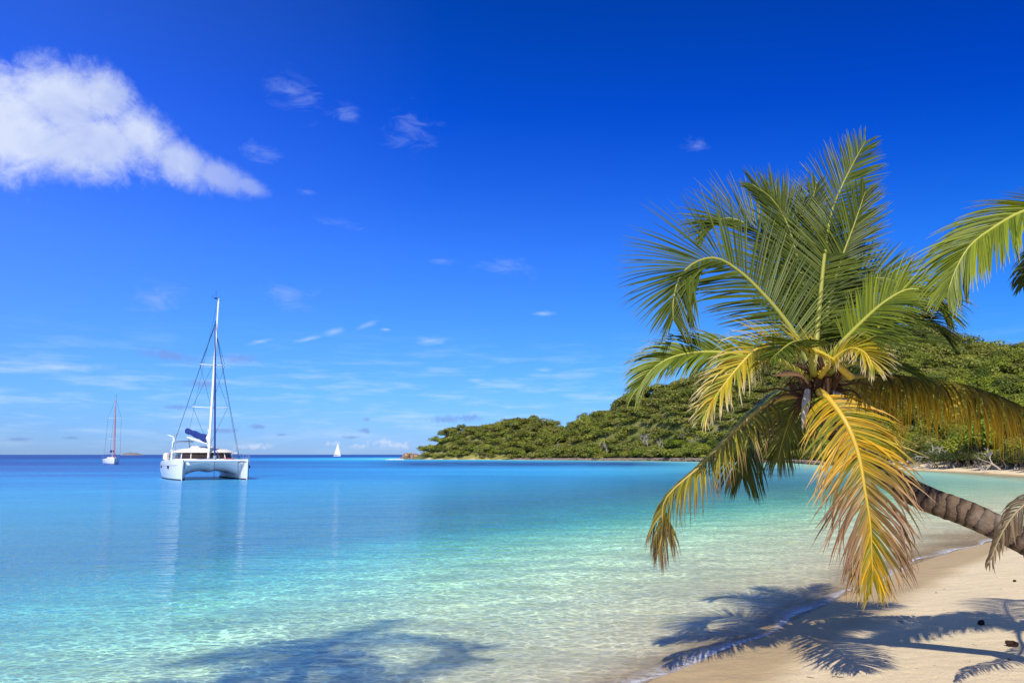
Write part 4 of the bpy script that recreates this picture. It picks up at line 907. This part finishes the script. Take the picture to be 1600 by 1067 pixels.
# ---- smaller monohull at left
b2 = P(179, 716, 216); o2 = Vector((b2.x, b2.y, 0))-HD*6.0
mono = empty('sailing_yacht', o2, RZ); tag(mono, 'small white single hulled yacht with red furled sail, anchored far left', 'yacht')
mb = MB(); rings = []
for t in np.linspace(0, 1, 20):
    y = -6+12*t; w = 2.0*min(1, .72+.9*t)*(1-max(0, (t-.4)/.6)**2.0*.985); zt = 1.15+.35*t**1.5+.1; yb = y-.5*t*t
    rings.append([(w, y, zt), (w*.98, y-.1*t, .7), (w*.86, yb, .05), (w*.4, yb, -.5), (-w*.4, yb, -.5), (-w*.86, yb, .05), (-w*.98, y-.1*t, .7), (-w, y, zt)])
mb.loft(rings); hl = mb.build('hull', gel, mono, True)
mb = MB(); mb.loft([[(r[2][0]+.02, r[2][1], .14), (r[2][0]+.02, r[2][1], -.1)] for r in rings], closed=False, cap=False); mb.loft([[(r[5][0]-.02, r[5][1], .14), (r[5][0]-.02, r[5][1], -.1)] for r in rings], closed=False, cap=False); mb.build('waterline_stripe', navy, hl)
mb = MB(); mb.loft([sup(1.25, -3.0, 2.6, 1.2), sup(1.15, -2.9, 2.2, 1.55), sup(.9, -2.6, 1.4, 1.78)]); cb = mb.build('cabin', gelw, mono, True)
mb = MB(); mb.loft([sup(1.22, -2.7, 2.35, 1.36), sup(1.18, -2.7, 2.25, 1.52)]); mb.build('cabin_window', dark, cb)
mb = MB(); mb.loft([[(.10*math.cos(a), .9+.15*math.sin(a), z) for a in np.linspace(0, 2*math.pi, 10, endpoint=False)] for z in (1.6, 9, 17.4)]); ms_ = mb.build('mast', simple('mast_red_brown', (.50, .33, .36), .5), mono, True)
mb = MB(); mb.tube([(0, .9, 17.4), (0, .9, 18.2)], .04, 5); mb.build('masthead_antenna', black, ms_)
mb = MB(); mb.tube([(-1.6, .8, 12.0), (0, .9, 11.9), (1.6, .8, 12.0)], .05, 6); mb.build('spreader', alu, ms_)
mb = MB(); mb.tube([(-1.2, .8, 6.6), (0, .9, 6.5), (1.2, .8, 6.6)], .05, 6); mb.build('spreader', alu, ms_)
mb = MB()
for s_ in (-1, 1): mb.tube([(0, .9, 17), (s_*1.6, .8, 12), (s_*1.9, .6, 1.3)], .022, 4)
mb.tube([(0, .9, 17.3), (0, -5.8, 1.3)], .022, 4); mb.build('shroud', wire, ms_)
mb = MB(); mb.tube([(0, 5.8, 1.5), (0, 3.4, 9), (0, 1.1, 16.4)], [.10, .11, .06], 8); mb.build('furled_headsail', red, mono, True)
mb = MB(); mb.tube([(0, .7, 2.9), (0, -4, 3.0)], .1, 6); bm = mb.build('boom', alu, mono, True)
mb = MB(); mb.tube([(0, .6, 3.3), (0, -1.5, 3.35), (0, -3.8, 3.2)], [.38, .34, .2], 8); mb.build('sail_cover', navy, bm, True)
mb = MB(); mb.loft([[(x, y, 2.35+.25*math.cos(x)) for y in (-3.0, -1.6)]+[(x, y, 2.31+.25*math.cos(x)) for y in (-1.6, -3.0)] for x in np.linspace(-1.2, 1.2, 6)]); mb.build('spray_hood', navy, mono, True)
mb = MB()
for s_ in (1, -1):
    L_ = [(s_*1.9, -5.8), (s_*1.95, -3), (s_*1.95, 0), (s_*1.7, 2.5), (s_*1.0, 4.6), (s_*.15, 5.9)]
    for x, y in L_: mb.tube([(x, y, 1.3), (x, y, 2.0)], .02, 4)
    mb.tube([(x, y, 2.0) for x, y in L_], .02, 4)
mb.build('guard_rail', steel, mono)
# ---- distant boat under sail
p = P(527, 712, 1150); far_ = empty('sailboat', (p.x, p.y, 0), R(-115)); tag(far_, 'tiny sailboat under full white sail on the horizon', 'sailboat')
mb = MB(); rings = []
for t in np.linspace(0, 1, 12):
    y = -5.5+11*t; w = 1.8*min(1, .7+t)*(1-max(0, (t-.4)/.6)**2*.98); rings.append([(w, y, 1.5), (w*.9, y, .3), (w*.3, y, -.4), (-w*.3, y, -.4), (-w*.9, y, .3), (-w, y, 1.5)])
mb.loft(rings); mb.build('hull', gel, far_, True)
mb = MB(); mb.loft([sup(1.0, -2.2, 1.6, 1.5), sup(.8, -2, 1.2, 2.1)]); mb.build('cabin', dark, far_)
mb = MB(); mb.tube([(0, .6, 1.5), (0, .6, 18.5)], .1, 6); mb.build('mast', alu, far_)
def sail(pts, name):
    n = 8; V = []; 
    a, b_, c_ = [Vector(q) for q in pts]     # head, tack, clew
    mb = MB()
    for off_ in (0, .03):
        o = len(mb.v); vs = []
        for i in range(n+1):
            for j in range(n+1):
                l = a.lerp(b_, i/n); r = a.lerp(c_, i/n); q = l.lerp(r, j/n); q.x += .9*math.sin(math.pi*j/n)*(i/n)*.8+off_; vs.append(q)
        mb.add(vs, [(i*(n+1)+j, i*(n+1)+j+1, (i+1)*(n+1)+j+1, (i+1)*(n+1)+j) for i in range(n) for j in range(n)])
    mb.build(name, sailw, far_, True)
sail([(0, .5, 18.2), (0, .45, 2.6), (.6, -4.6, 2.7)], 'mainsail')
sail([(0, .8, 16.5), (0, 5.3, 1.8), (.9, -.2, 2.2)], 'headsail')
mb = MB(); mb.tube([(.1, .5, 2.5), (.6, -4.7, 2.5)], .09, 6); mb.build('boom', alu, far_)
